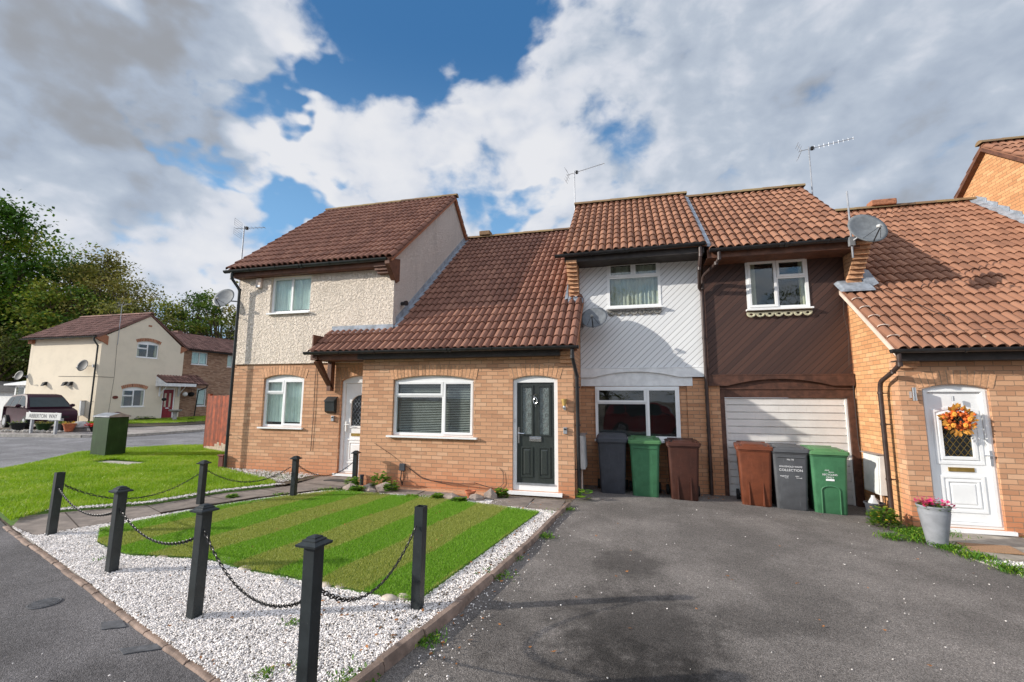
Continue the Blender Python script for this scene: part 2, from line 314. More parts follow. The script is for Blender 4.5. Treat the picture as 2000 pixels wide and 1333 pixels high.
# ---------------------------------------------------------------- mesh builder
class MB:
    def __init__(s): s.v = []; s.f = []; s.t = []
    def face(s, pts, tone=.5):
        i = len(s.v); s.v += [tuple(p) for p in pts]; s.f.append(tuple(range(i, i+len(pts)))); s.t.append(tone)
    def add(s, vs, fs, tone=.5):
        i = len(s.v); s.v += [tuple(p) for p in vs]; s.f += [tuple(a+i for a in f) for f in fs]; s.t += [tone]*len(fs)
    def box(s, x0, x1, y0, y1, z0, z1, tone=.5):
        s.hexa([(x0, y0, z0), (x1, y0, z0), (x1, y1, z0), (x0, y1, z0), (x0, y0, z1), (x1, y0, z1), (x1, y1, z1), (x0, y1, z1)], tone)
    def hexa(s, c, tone=.5): s.add(c, [(0, 3, 2, 1), (4, 5, 6, 7), (0, 1, 5, 4), (1, 2, 6, 5), (2, 3, 7, 6), (3, 0, 4, 7)], tone)
    def loft(s, rings, cap0=True, cap1=True, closed=True, tone=.5):
        n = len(rings[0]); vs = [p for r in rings for p in r]; fs = []
        for j in range(len(rings)-1):
            for i in range(n if closed else n-1):
                a, b = j*n+i, j*n+(i+1) % n; fs.append((a, b, b+n, a+n))
        if cap0: fs.append(tuple(range(n-1, -1, -1)))
        if cap1: fs.append(tuple(range((len(rings)-1)*n, len(rings)*n)))
        s.add(vs, fs, tone)
    def tube(s, pts, r, n=8, tone=.5, cap=True):
        P = [Vector(p) for p in pts]; R = r if isinstance(r, (list, tuple)) else [r]*len(P); rings = []; ref = None
        for i, p in enumerate(P):
            t = (P[min(i+1, len(P)-1)]-P[max(i-1, 0)]).normalized()
            if ref is None: ref = Vector((0, 0, 1)) if abs(t.z) < .9 else Vector((1, 0, 0))
            a = t.cross(ref).normalized(); b = a.cross(t).normalized(); ref = b
            rings.append([tuple(p+(a*math.cos(2*math.pi*q/n)+b*math.sin(2*math.pi*q/n))*R[i]) for q in range(n)])
        s.loft(rings, cap, cap, tone=tone)
    def lathe(s, prof, c=(0, 0, 0), n=20, tone=.5, cap=True):
        s.loft([[(c[0]+r*math.cos(2*math.pi*q/n), c[1]+r*math.sin(2*math.pi*q/n), c[2]+z) for q in range(n)] for r, z in prof], cap, cap, tone=tone)
    def prism(s, poly, fn, d0, d1, tone=.5, holes=()):
        """extrude 2-D polygon (with holes) between depths d0 and d1; fn(a, b, d) -> point"""
        loops = [list(poly)]+[list(h) for h in holes]
        tris = tessellate_polygon([[Vector((a, b, 0)) for a, b in l] for l in loops]); flat = [p for l in loops for p in l]
        for dd in (d0, d1):
            i = len(s.v); s.v += [tuple(fn(a, b, dd)) for a, b in flat]
            for t in tris: s.f.append(tuple(x+i for x in t)); s.t.append(tone)
        for l in loops:
            for j in range(len(l)):
                a, b = l[j], l[(j+1) % len(l)]; s.face([fn(*a, d0), fn(*b, d0), fn(*b, d1), fn(*a, d1)], tone)
    def ball(s, c, r, sub=1, tone=.5, sq=(1, 1, 1), jit=0., seed=None):
        bm = bmesh.new(); bmesh.ops.create_icosphere(bm, subdivisions=sub, radius=1)
        R = random.Random(seed) if seed is not None else random
        off = {v: 1+R.uniform(-jit, jit) for v in bm.verts}
        s.add([(c[0]+v.co.x*r*sq[0]*off[v], c[1]+v.co.y*r*sq[1]*off[v], c[2]+v.co.z*r*sq[2]*off[v]) for v in bm.verts], [tuple(x.index for x in f.verts) for f in bm.faces], tone); bm.free()
    def build(s, name, m, parent=None, smooth=False, world=True, bev=0, fix=True):
        me = bpy.data.meshes.new(name); off = wloc(parent) if (parent and world) else Vector((0, 0, 0))
        me.from_pydata([(a-off.x, b-off.y, c-off.z) for a, b, c in s.v], [], s.f)
        at = me.attributes.new('tone', 'FLOAT', 'FACE'); at.data.foreach_set('value', [float(t) for t in s.t])
        if fix or bev:
            bm = bmesh.new(); bm.from_mesh(me); bmesh.ops.remove_doubles(bm, verts=bm.verts, dist=1e-5) if bev or smooth else None
            if bev:
                ed = [e for e in bm.edges if len(e.link_faces) == 2 and e.calc_face_angle(0) > .5]
                bmesh.ops.bevel(bm, geom=ed, offset=bev, segments=2, affect='EDGES', profile=.6)
            bmesh.ops.recalc_face_normals(bm, faces=bm.faces); bm.to_mesh(me); bm.free()
        uvl = me.uv_layers.new(name='UVMap')
        nl = len(me.loops); co = np.empty(len(me.vertices)*3); me.vertices.foreach_get('co', co); co = co.reshape(-1, 3)+np.array(off)
        vi = np.empty(nl, int); me.loops.foreach_get('vertex_index', vi); npoly = len(me.polygons)
        nr = np.empty(npoly*3); me.polygons.foreach_get('normal', nr); nr = np.abs(nr.reshape(-1, 3)); tot = np.empty(npoly, int); me.polygons.foreach_get('loop_total', tot)
        nr = np.repeat(nr, tot, 0); c = co[vi]; uv = np.empty((nl, 2)); top = (nr[:, 2] > .8); xf = (nr[:, 0] > nr[:, 1]) & ~top
        uv[:, 0] = np.where(xf, c[:, 1], c[:, 0]); uv[:, 1] = np.where(top, c[:, 1], c[:, 2]); uvl.data.foreach_set('uv', uv.ravel())
        me.materials.append(MT[m] if isinstance(m, str) else m)
        if smooth: me.polygons.foreach_set('use_smooth', [True]*npoly)
        me.update()
        if smooth and smooth != 'all':
            try: me.set_sharp_from_angle(angle=math.radians(38))
            except Exception: pass
        o = bpy.data.objects.new(name, me); COL.objects.link(o)
        if parent: o.parent = parent
        return o
def wloc(o):
    v = Vector((0, 0, 0))
    while o is not None: v += o.location; o = o.parent
    return v
def tag(o, label=None, cat=None, group=None, kind=None):
    if label: o['label'] = label
    if cat: o['category'] = cat
    if group: o['group'] = group
    if kind: o['kind'] = kind
    return o
def thing(name, label, cat, loc=(0, 0, 0), group=None, rz=0):
    o = bpy.data.objects.new(name, None); COL.objects.link(o); o.location = loc; o.rotation_euler = (0, 0, rz); o.empty_display_size = .2
    return tag(o, label, cat, group)
def copy_tree(o, loc, rz=0, label=None, scale=None):
    def rec(a, par):
        c = a.copy(); COL.objects.link(c); c.parent = par
        for ch in a.children: rec(ch, c)
        return c
    c = rec(o, None); c.location = loc; c.rotation_euler = (0, 0, rz)
    if scale: c.scale = scale
    if label: c['label'] = label
    return c
def npmesh(name, V, F, m, tone=None, parent=None, smooth=False):
    me = bpy.data.meshes.new(name); V = np.asarray(V, np.float32); F = np.asarray(F, np.int32); nf, k_ = F.shape
    me.vertices.add(len(V)); me.vertices.foreach_set('co', V.ravel()); me.loops.add(nf*k_); me.loops.foreach_set('vertex_index', F.ravel())
    me.polygons.add(nf); me.polygons.foreach_set('loop_start', np.arange(0, nf*k_, k_)); me.polygons.foreach_set('loop_total', np.full(nf, k_))
    me.update(calc_edges=True)
    if tone is not None: me.attributes.new('tone', 'FLOAT', 'FACE').data.foreach_set('value', np.asarray(tone, np.float32))
    me.materials.append(MT[m]); me.validate()
    if smooth: me.polygons.foreach_set('use_smooth', [True]*nf)
    o = bpy.data.objects.new(name, me); COL.objects.link(o)
    if parent: o.parent = parent; 
    return o
def text(body, name, size, m, loc, rot, parent, ext=.002, align='CENTER', sx=1.):
    c = bpy.data.curves.new(name, 'FONT'); c.body = body; c.size = size; c.extrude = ext; c.align_x = align; c.align_y = 'CENTER'; c.resolution_u = 3
    t = bpy.data.objects.new(name, c); COL.objects.link(t); dg = bpy.context.evaluated_depsgraph_get()
    me = bpy.data.meshes.new_from_object(t.evaluated_get(dg)); bpy.data.objects.remove(t)
    o = bpy.data.objects.new(name, me); me.materials.clear(); me.materials.append(MT[m]); COL.objects.link(o)
    o.rotation_euler = rot; o.scale = (sx, 1, 1); o.parent = parent; o.location = Vector(loc)-(wloc(parent) if parent else Vector((0, 0, 0))); return o
XZ = lambda y: (lambda a, b, d: (a, y+d, b))      # front facing -Y
def arc(x0, x1, z, rise, n=10, off=0.):
    """arch points from left to right"""
    w_ = (x1-x0)/2; R = (w_*w_+rise*rise)/(2*rise); cx = (x0+x1)/2; cz = z+rise-R; th = math.asin(min(1, w_/R))
    return [(cx+(R+off)*math.sin(t), cz+(R+off)*math.cos(t)) for t in [-th+2*th*i/n for i in range(n+1)]]
def opening(x0, x1, z0, z1, rise=0.):
    return [(x0, z0), (x1, z0)]+([(x1, z1), (x0, z1)] if not rise else list(reversed(arc(x0, x1, z1, rise))))
# ---------------------------------------------------------------- ground sheets
def clip_sheet(poly, dz_, name, m, skirt=0., label=None):
    bm = bmesh.new(); vs = [bm.verts.new((x, y, 0)) for x, y in poly]
    tris = tessellate_polygon([[Vector((x, y, 0)) for x, y in poly]])
    for t in tris:
        try: bm.faces.new([vs[i] for i in t])
        except Exception: pass
    for X in (0., -25.):
        bmesh.ops.bisect_plane(bm, geom=bm.verts[:]+bm.edges[:]+bm.faces[:], plane_co=(X, 0, 0), plane_no=(1, 0, 0))
    for v in bm.verts: v.co.z = gz(v.co.x)+dz_
    bmesh.ops.recalc_face_normals(bm, faces=bm.faces)
    if bm.faces and sum(f.normal.z for f in bm.faces) < 0: bmesh.ops.reverse_faces(bm, faces=bm.faces)
    if skirt:
        ex = bmesh.ops.extrude_edge_only(bm, edges=[e for e in bm.edges if len(e.link_faces) == 1])
        for g in ex['geom']:
            if isinstance(g, bmesh.types.BMVert): g.co.z -= skirt
    me = bpy.data.meshes.new(name); bm.to_mesh(me); bm.free(); me.materials.append(MT[m])
    o = bpy.data.objects.new(name, me); COL.objects.link(o); o['kind'] = 'structure'
    if label: o['label'] = label
    return o
def inside(px, py, poly):
    px = np.asarray(px); py = np.asarray(py); r = np.zeros(px.shape, bool); n = len(poly)
    for i in range(n):
        x0, y0 = poly[i]; x1, y1 = poly[(i+1) % n]
        if y0 == y1: continue
        c = ((y0 > py) != (y1 > py)) & (px < (x1-x0)*(py-y0)/(y1-y0)+x0); r ^= c
    return r
def sample(poly, n, bias=None):
    a = np.array(poly); x0, y0 = a.min(0); x1, y1 = a.max(0); out = np.empty((0, 2))
    while len(out) < n:
        q = np.stack([rng.uniform(x0, x1, n*2), rng.uniform(y0, y1, n*2)], 1); q = q[inside(q[:, 0], q[:, 1], poly)]
        if bias is not None: q = q[rng.random(len(q)) < bias(q[:, 0], q[:, 1])]
        out = np.concatenate([out, q])
    return out[:n]
GZ = lambda x: np.where(x > 0, -.03*x, np.minimum(-.012*x, .3))
def blades(name, poly, n, h, wd, m, lean=.4, dz_=0., bias=None, tonef=None, split=None):
    q = sample(poly, n, bias); x, y = q.T; a = rng.uniform(0, 2*np.pi, n); hh = h*rng.uniform(.55, 1.25, n); ww = wd*rng.uniform(.6, 1.3, n)
    la = rng.uniform(0, 2*np.pi, n); ll = hh*lean*rng.uniform(.2, 1.4, n); z = GZ(x)+dz_
    cx, cy = np.cos(a)*ww/2, np.sin(a)*ww/2; lx, ly = np.cos(la)*ll, np.sin(la)*ll
    V = np.stack([np.stack([x-cx, y-cy, z], 1), np.stack([x+cx, y+cy, z], 1), np.stack([x+cx*.7+lx*.4, y+cy*.7+ly*.4, z+hh*.6], 1), np.stack([x-cx*.7+lx*.4, y-cy*.7+ly*.4, z+hh*.6], 1), np.stack([x+lx, y+ly, z+hh], 1)], 1).reshape(-1, 3)
    b = np.arange(n)*5; F = np.concatenate([np.stack([b, b+1, b+2], 1), np.stack([b, b+2, b+3], 1), np.stack([b+3, b+2, b+4], 1)])
    t = rng.random(n) if tonef is None else tonef(x, y); t = np.tile(t, 3)
    if split is None: return npmesh(name, V, F, m, t)
    sel = np.tile(split(x, y), 3); o1 = npmesh(name, V, F, m[0], t)
    o1.data.materials.append(MT[m[1]]); o1.data.polygons.foreach_set('material_index', sel.astype(np.int32)); return o1
# ---------------------------------------------------------------- the ground
clip_sheet([(-500, -300), (500, -300), (500, 600), (-500, 600)], 0, 'ground', 'soil')
clip_sheet([(-60, -40), (-8.6, 4.55), (-13.0, 6.5), (-14.3, 8.3), (-15.3, 9.9), (-15.1, 10.7), (-14.6, 11.9), (-13.6, 13.5), (-12.5, 60), (-60, 60)], .006, 'side_road', 'asphalt_road')
KE = [(-9.6, 4.93), (-7.87, 4.28), (-5.0, 3.33), (-3.59, 2.84), (-2.6, 2.52), (-1.75, 2.25)]   # edge between gravel / lawn and pavement
clip_sheet([(-30, -10), (-1.3, -10), (-1.3, 2.1)]+KE[::-1]+[(-16, 7.4), (-30, 11)], .011, 'pavement', 'asphalt_pavement')
DR = [(-1.75, 2.25), (-1.64, 2.88), (-1.56, 3.32), (-1.46, 3.86), (-1.38, 4.49), (-1.26, 5.53), (-1.15, 6.83), (-1.05, 7.8), (-1.0, 8.4)]
clip_sheet([(-1.3, -10), (14, -10), (14, 4.2), (5.2, 5.5), (4.2, 6.25), (3.95, 7.0), (3.75, 7.9), (4.05, 8.35), (4.1, 9.95), (-1.0, 9.95)]+DR[::-1], .014, 'driveway', 'asphalt_drive')
PATH = [(-8.0, 4.36), (-8.5, 4.72), (-8.2, 5.05), (-7.43, 5.75), (-7.1, 6.8), (-6.48, 7.65), (-6.6, 8.85), (-5.45, 8.85), (-5.43, 8.4), (-5.45, 7.62), (-6.15, 6.58), (-6.7, 5.3), (-7.12, 4.14)]
clip_sheet(PATH, .05, 'path', 'slab', skirt=.06)
b = MB()
for (a0, a1), (c0, c1) in (((-8.15, 5.02), (-7.0, 4.5)), ((-7.55, 5.72), (-6.55, 5.30)), ((-7.22, 6.5), (-6.22, 6.28)), ((-6.78, 7.25), (-5.72, 7.05)), ((-6.5, 8.0), (-5.46, 7.9))):
    b.hexa([(a0, a1, gz(a0)+.045), (c0, c1, gz(c0)+.045), (c0+.004, c1+.012, gz(c0)+.045), (a0+.004, a1+.012, gz(a0)+.045), (a0, a1, gz(a0)+.0525), (c0, c1, gz(c0)+.0525), (c0+.004, c1+.012, gz(c0)+.0525), (a0+.004, a1+.012, gz(a0)+.0525)])
tag(b.build('path_joints', 'path_edge'), None, None, None, 'structure')
PE = [(-7.12, 4.14), (-6.70, 5.3), (-6.15, 6.58), (-5.45, 7.62)]
LAWN = [(-8.15, 4.42), (-12.9, 6.1), (-13.3, 6.7), (-14.0, 7.9), (-15.2, 9.5), (-15.05, 10.7), (-14.4, 11.8), (-13.3, 12.3), (-12.7, 11.4), (-9.3, 10.4), (-9.3, 8.75), (-8.2, 8.3), (-7.1, 7.9), (-6.75, 7.6), (-7.3, 6.8), (-7.6, 5.75), (-8.4, 4.95)]
clip_sheet(LAWN, .022, 'lawn', 'turf_backing', skirt=0)
COVER = [(-13.1, 8.35), (-11.6, 8.3), (-11.55, 8.85), (-13.0, 8.95)]
blades('lawn_grass', LAWN, 160000, .055, .009, 'lawn_blades', .7, .03, bias=lambda x, y: np.where(inside(x, y, COVER), 0., 1.), tonef=lambda x, y: np.clip(.47+.20*np.sin(x*2.1+y*1.3)*np.sin(y*2.7-x*.8)+.16*np.sin(x*5.3-y*3.1)*np.sin(y*6.1+x*2.2)+rng.normal(0, .22, len(x)), 0, 1))['kind'] = 'stuff'
GRAVEL = KE[1:]+DR[1:]+[(-1.05, 7.8), (-5.5, 7.5), (-6.12, 6.55), (-6.68, 5.3), (-7.12, 4.1)]
clip_sheet(GRAVEL, .018, 'gravel_bed', 'gravel_bed', skirt=.03)
TURF = [(-6.65, 4.5), (-6.1, 4.12), (-5.4, 3.93), (-5.03, 3.98), (-4.44, 4.08), (-3.84, 3.96), (-3.28, 3.93), (-2.77, 3.86), (-2.33, 3.84), (-1.84, 3.80), (-1.40, 7.13), (-2.85, 7.42), (-4.6, 7.47), (-5.3, 7.4), (-5.85, 6.72), (-6.3, 5.85)]
clip_sheet(TURF, .038, 'artificial_lawn', 'turf_backing', skirt=.05)
def stripe(x, y): return (np.floor((-1.84+.135*(y-3.8)-x+.02*np.sin(y*4))/.55) % 2).astype(int)
blades('turf_pile', TURF, 300000, .022, .0042, ('turf_light', 'turf_olive'), .7, .045, split=lambda x, y: (stripe(x+rng.normal(0, .012, len(x)), y) if True else 0))['kind'] = 'stuff'
# gravel stones: thousands of small angular chips in one mesh
def chips(name, pts, zs, r0, r1, m, kind='stuff', tone=None):
    n = len(pts); base = np.array([[1, 0, 0], [-1, 0, 0], [0, 1, 0], [0, -1, 0], [0, 0, 1], [0, 0, -1], [.65, .65, .4], [-.65, -.6, .45]]); T = [(6, 4, 2), (0, 6, 2), (0, 4, 6), (2, 4, 1), (1, 4, 7), (7, 4, 3), (1, 7, 3), (3, 4, 0), (2, 1, 5), (0, 2, 5), (3, 0, 5), (1, 3, 5)]
    B = base[None]*rng.uniform(.6, 1.25, (n, 8, 3)); r = rng.uniform(r0, r1, n); sc = np.stack([r*rng.uniform(.8, 1.3, n), r*rng.uniform(.7, 1.1, n), r*rng.uniform(.5, .85, n)], 1)
    a = rng.uniform(0, 2*np.pi, n); ti = rng.uniform(-.7, .7, n); B = B*sc[:, None]
    x, y, z = B[..., 0], B[..., 1], B[..., 2]; y, z = y*np.cos(ti)[:, None]-z*np.sin(ti)[:, None], y*np.sin(ti)[:, None]+z*np.cos(ti)[:, None]
    x, y = x*np.cos(a)[:, None]-y*np.sin(a)[:, None], x*np.sin(a)[:, None]+y*np.cos(a)[:, None]
    V = np.stack([x+pts[:, 0:1], y+pts[:, 1:2], z+zs[:, None]], 2).reshape(-1, 3); b = np.arange(n)*8; F = np.concatenate([b[:, None]+np.array(t)[None] for t in T])
    tn = np.tile(rng.random(n) if tone is None else tone, 12); o = npmesh(name, V, F, m, tn); o['kind'] = kind; return o
q = sample(GRAVEL, 108000, lambda x, y: np.where(inside(x, y, TURF), 0., 1.))
chips('white_gravel', q, GZ(q[:, 0])+.020+rng.uniform(0, .012, len(q)), .0055, .0112, 'gravel_stone', tone=np.clip(rng.normal(.66, .24, len(q)), 0, 1))
# loose chips spilled onto the drive along the edging
q = np.array([(-1.2+abs(rng.normal(0, .16))+rng.normal(0, .02)-.33*max(0, (7-y)/5), y) for y in rng.uniform(2.5, 7.9, 420)]); q = np.concatenate([q, np.stack([rng.uniform(-1, 4, 170), rng.uniform(2.2, 8.6, 170)], 1), np.stack([rng.uniform(-7, -2, 40), rng.uniform(1.9, 2.4, 40)], 1)+np.stack([np.zeros(40), np.zeros(40)], 1)])
chips('scattered_gravel', q, GZ(q[:, 0])+.018, .004, .010, 'gravel_stone')
RG = [(3.98, 7.0), (4.22, 6.3), (5.2, 5.55), (6.6, 5.2), (6.6, 7.0), (5.4, 7.0), (4.8, 7.05)]
clip_sheet(RG, .02, 'gravel_strip', 'gravel_bed', skirt=.03)
q = sample([(4.05, 6.95), (4.3, 6.35), (5.2, 5.65), (6.4, 5.3), (6.4, 6.3), (5.0, 6.75), (4.6, 6.98)], 9000); chips('cream_gravel', q, GZ(q[:, 0])+.026+rng.uniform(0, .012, len(q)), .008, .016, 'gravel_stone')
GR = [(4.75, 7.1), (4.95, 6.8), (6.6, 6.25), (6.6, 7.1), (5.2, 7.1)]
blades('green_verge', GR, 9000, .05, .009, 'lawn_blades', .6, .02)['kind'] = 'stuff'
clip_sheet([(4.1, 7.05), (5.6, 7.1), (6.6, 7.1), (6.6, 8.3), (4.1, 8.3), (3.85, 7.9)], .035, 'doorstep_paving', 'slab_light', skirt=.05)
# soil strip by the rendered house
clip_sheet([(-9.3, 8.8), (-9.3, 8.45), (-8.2, 8.2), (-7.2, 7.85), (-6.7, 7.7), (-6.6, 8.8)], .042, 'soil_strip', 'soil')
q = sample([(-9.2, 8.78), (-9.2, 8.5), (-8.2, 8.25), (-7.2, 7.9), (-6.75, 7.75), (-6.65, 8.78)], 1800); chips('path_edge_stones', q, GZ(q[:, 0])+.05, .006, .016, 'gravel_stone')
q = np.array([(a[0]+(b[0]-a[0])*t+rng.normal(.07, .05), a[1]+(b[1]-a[1])*t+rng.normal(-.02, .04)) for a, b in zip([(-8.35, 4.95), (-7.55, 5.75), (-7.25, 6.8)], [(-7.55, 5.75), (-7.25, 6.8), (-6.7, 7.62)]) for t in rng.random(520)])
chips('lawn_edge_stones', q, GZ(q[:, 0])+.055, .006, .014, 'gravel_stone')
# flagstones between artificial lawn and wall
def flag(x0, x1, y0, y1, label, z=.05, m='slab', name='flagstone', group='flagstones in front of the brick wall', rot=0):
    b = MB(); cx, cy = (x0+x1)/2, (y0+y1)/2; g = gz(cx)
    b.box(x0, x1, y0, y1, g, g+z); t = b.build(name, m, bev=.006); tag(t, label, 'paving slab', group); return t
flag(-4.35, -3.78, 7.50, 8.05, 'left dark flagstone in front of the wide brick-house window'); flag(-3.76, -3.2, 7.49, 8.02, 'dark flagstone left of the terracotta pot by the wall')
flag(-2.32, -1.68, 7.35, 8.05, 'flagstone left of the pair below the charcoal front door'); flag(-1.66, -1.12, 7.32, 8.02, 'rightmost flagstone below the charcoal front door')
b = MB(); b.box(-5.4, -2.4, 8.06, 8.39, 0, .045); tag(b.build('brick_footing', 'brick_buff'), None, None, None, 'structure')
flag(-8.55, -8.05, 8.25, 8.6, 'small pale stepping slab beside the rendered house wall', .065, 'concrete', group=None); flag(-7.35, -6.95, 8.0, 8.35, 'small stepping slab near the white panelled door', .06, 'slab_light', group=None)
t = flag(-13.05, -11.6, 8.38, 8.86, 'large pale concrete cover set flush in the green lawn', .09, 'concrete', 'concrete_cover', None); t['category'] = 'cover'
# path joints: thin recessed lines drawn as shallow dark strips
# kerb along the pavement: individual edging blocks
def blocks(name, pts, size, hgt, m, label, cat, group, ln=.9, round_=False):
    P = [Vector((x, y, 0)) for x, y in pts]; i = 0
    for a, b_ in zip(P, P[1:]):
        L = (b_-a).length; n = max(1, round(L/ln)); dr = (b_-a).normalized(); nr = Vector((-dr.y, dr.x, 0))
        for j in range(n):
            p0 = a+dr*(L*j/n+.006); p1 = a+dr*(L*(j+1)/n-.006); c = (p0+p1)/2; b = MB(); hh = hgt*random.uniform(.8, 1.15)
            ring = [(-size/2, -.05), (-size/2, hh*.6), (-size*.3, hh), (size*.3, hh), (size/2, hh*.6), (size/2, -.05)]
            sh = random.uniform(-.008, .008); b.loft([[tuple(p+nr*(o+sh)+Vector((0, 0, z+gz(p.x)))) for o, z in ring] for p in (p0, (p0+p1)/2+nr*random.uniform(-.006, .006), p1)])
            t = b.build(name, m, smooth=round_, bev=0 if round_ else .006); tag(t, label, cat, group); i += 1
blocks('kerb_block', [(-8.2, 4.40)]+KE[1:], .062, .028, 'kerb_stone', 'weathered edging block between the grey pavement and the white gravel', 'edging', 'edging blocks along the pavement', .32)
blocks('edging_roll', DR[:-1], .085, .085, 'kerb_stone', 'rounded edging length between the white gravel and the driveway', 'edging', 'rounded edgings along the driveway', .95, True)
blocks('path_edging', PE, .05, .085, 'path_edge', 'dark timber edging length between the path and the white gravel', 'edging', 'dark edgings along the path', 1.2)
q = sample(GRAVEL, 900, lambda x, y: np.where(inside(x, y, TURF), 0., np.clip((x+2.6)*.8, .08, 1))); chips('dark_chips', q, GZ(q[:, 0])+.034, .005, .013, 'soil')
# covers in the pavement
def cover(name, label, pts=None, c=None, r=None, m='metal_grey'):
    b = MB(); z = gz(c[0])+.012
    if pts is None:
        b.lathe([(r, 0), (r, .006), (r*.9, .008), (r*.88, .004), (.001, .004)], (c[0], c[1], z), 28)
        for i in range(-5, 6):
            h = math.sqrt(max(0, (.84*r)**2-(i*r*.15)**2)); b.box(c[0]+i*r*.15-.006, c[0]+i*r*.15+.006, c[1]-h, c[1]+h, z+.004, z+.009)
    else: b.prism(pts, lambda a, q_, d_: (a, q_, z+d_), 0, .006)
    tag(b.build(name, 'cover_iron'), label, 'cover')
cover('drain_cover', 'round ribbed iron cover in the grey pavement', c=(-4.93, 2.97), r=.11)
cover('valve_cover', 'small rectangular iron cover nearer the kerb edge', [(-4.1, 2.86), (-3.98, 2.93), (-3.83, 2.86), (-3.97, 2.78)], (-4, 2.85))
cover('hydrant_cover', 'long narrow iron cover strip at the bottom of the pavement', [(-3.56, 2.62), (-3.32, 2.78), (-3.24, 2.72), (-3.46, 2.58)], (-3.4, 2.68))
# weeds
def weeds(name, label, pts, h, n, m='weed_leaf', cat='weed', wd=.012, lean=1.1):
    Q = np.array([(a+rng.normal(0, r), b+rng.normal(0, r)) for a, b, r, c in pts for _ in range(int(n*c))]); k_ = len(Q); x, y = Q.T
    z = GZ(x)+.015; a = rng.uniform(0, 2*np.pi, k_); hh = h*rng.uniform(.4, 1.2, k_); la = rng.uniform(0, 2*np.pi, k_); ll = hh*lean*rng.uniform(.3, 1.2, k_)
    cx, cy = np.cos(a)*wd/2, np.sin(a)*wd/2; lx, ly = np.cos(la)*ll, np.sin(la)*ll
    V = np.stack([np.stack([x, y, z], 1), np.stack([x+cx+lx*.5, y+cy+ly*.5, z+hh*.75], 1), np.stack([x+lx, y+ly, z+hh*.8], 1), np.stack([x-cx+lx*.5, y-cy+ly*.5, z+hh*.75], 1)], 1).reshape(-1, 3)
    b = np.arange(k_)*4; o = npmesh(name, V, np.stack([b, b+1, b+2, b+3], 1), m, rng.random(k_)); o['kind'] = 'stuff'; return o
weeds('weed_patch', '', [(-1.35, 4.6, .07, .5), (-1.1, 6.0, .06, .4), (-1.3, 5.1, .05, .3), (-1.0, 7.5, .05, .3), (-1.5, 3.3, .06, .5), (-1.72, 2.7, .08, .6), (-2.6, 3.2, .035, .12), (-1.75, 2.4, .08, .6), (-2.3, 2.6, .04, .15), (-5.5, 3.75, .03, .05), (-2.15, 2.75, .04, .12)], .04, 420)
weeds('weed_fringe', '', [(3.85, 7.9, .10, 1.5), (3.75, 7.6, .08, .6), (3.95, 7.35, .09, 1.2), (4.05, 7.0, .09, 1), (4.15, 6.6, .09, 1), (4.3, 6.2, .08, .8), (4.7, 5.8, .07, .6), (3.45, 7.6, .08, .6), (4.0, 8.1, .08, 1.3), (4.3, 8.15, .12, .6), (5.6, 8.2, .12, .6)], .07, 420)
weeds('wall_weeds', '', [(-8.9, 8.6, .12, .5), (-7.8, 8.4, .25, .9), (-7.1, 8.3, .2, .7), (-5.5, 7.5, .1, .5), (-5.1, 7.5, .12, .6), (-6.0, 6.9, .06, .3), (-3.5, 7.5, .08, .3), (-1.2, 7.3, .1, .1)], .05, 420)
# autumn leaves lying about
def litter(name, P, n_tone=None):
    P = np.array(P); k_ = len(P); a = rng.uniform(0, 6.28, k_); s = rng.uniform(.010, .026, k_); z = P[:, 2]; V = []
    for j, (dx_, dy_) in enumerate([(1, 0), (.3, .55), (-1, 0), (.2, -.6)]):
        V.append(np.stack([P[:, 0]+s*(dx_*np.cos(a)-dy_*np.sin(a)), P[:, 1]+s*(dx_*np.sin(a)+dy_*np.cos(a)), z+rng.uniform(0, .012, k_)], 1))
    V = np.stack(V, 1).reshape(-1, 3); b = np.arange(k_)*4; npmesh(name, V, np.stack([b, b+1, b+2, b+3], 1), 'leaf_litter', rng.random(k_))['kind'] = 'stuff'
LP = [(x, y, gz(x)+.085) for x, y in sample(TURF, 50)]+[(x, y, gz(x)+.045) for x, y in sample(GRAVEL, 190, lambda x, y: np.where(inside(x, y, TURF), 0., 1.))]
LP += [(rng.uniform(-1, 4), rng.uniform(2.5, 8.8), 0) for _ in range(40)]+[(rng.uniform(.4, 1.7), rng.uniform(9.2, 9.6), 0) for _ in range(120)]+[(rng.uniform(-1, 0), rng.uniform(9.3, 9.6), 0) for _ in range(50)]
LP += [(-1.3+rng.normal(0, .1), y, 0) for y in rng.uniform(3, 7.5, 60)]
litter('fallen_leaves', [(x, y, z if z else gz(x)+.022) for x, y, z in LP])
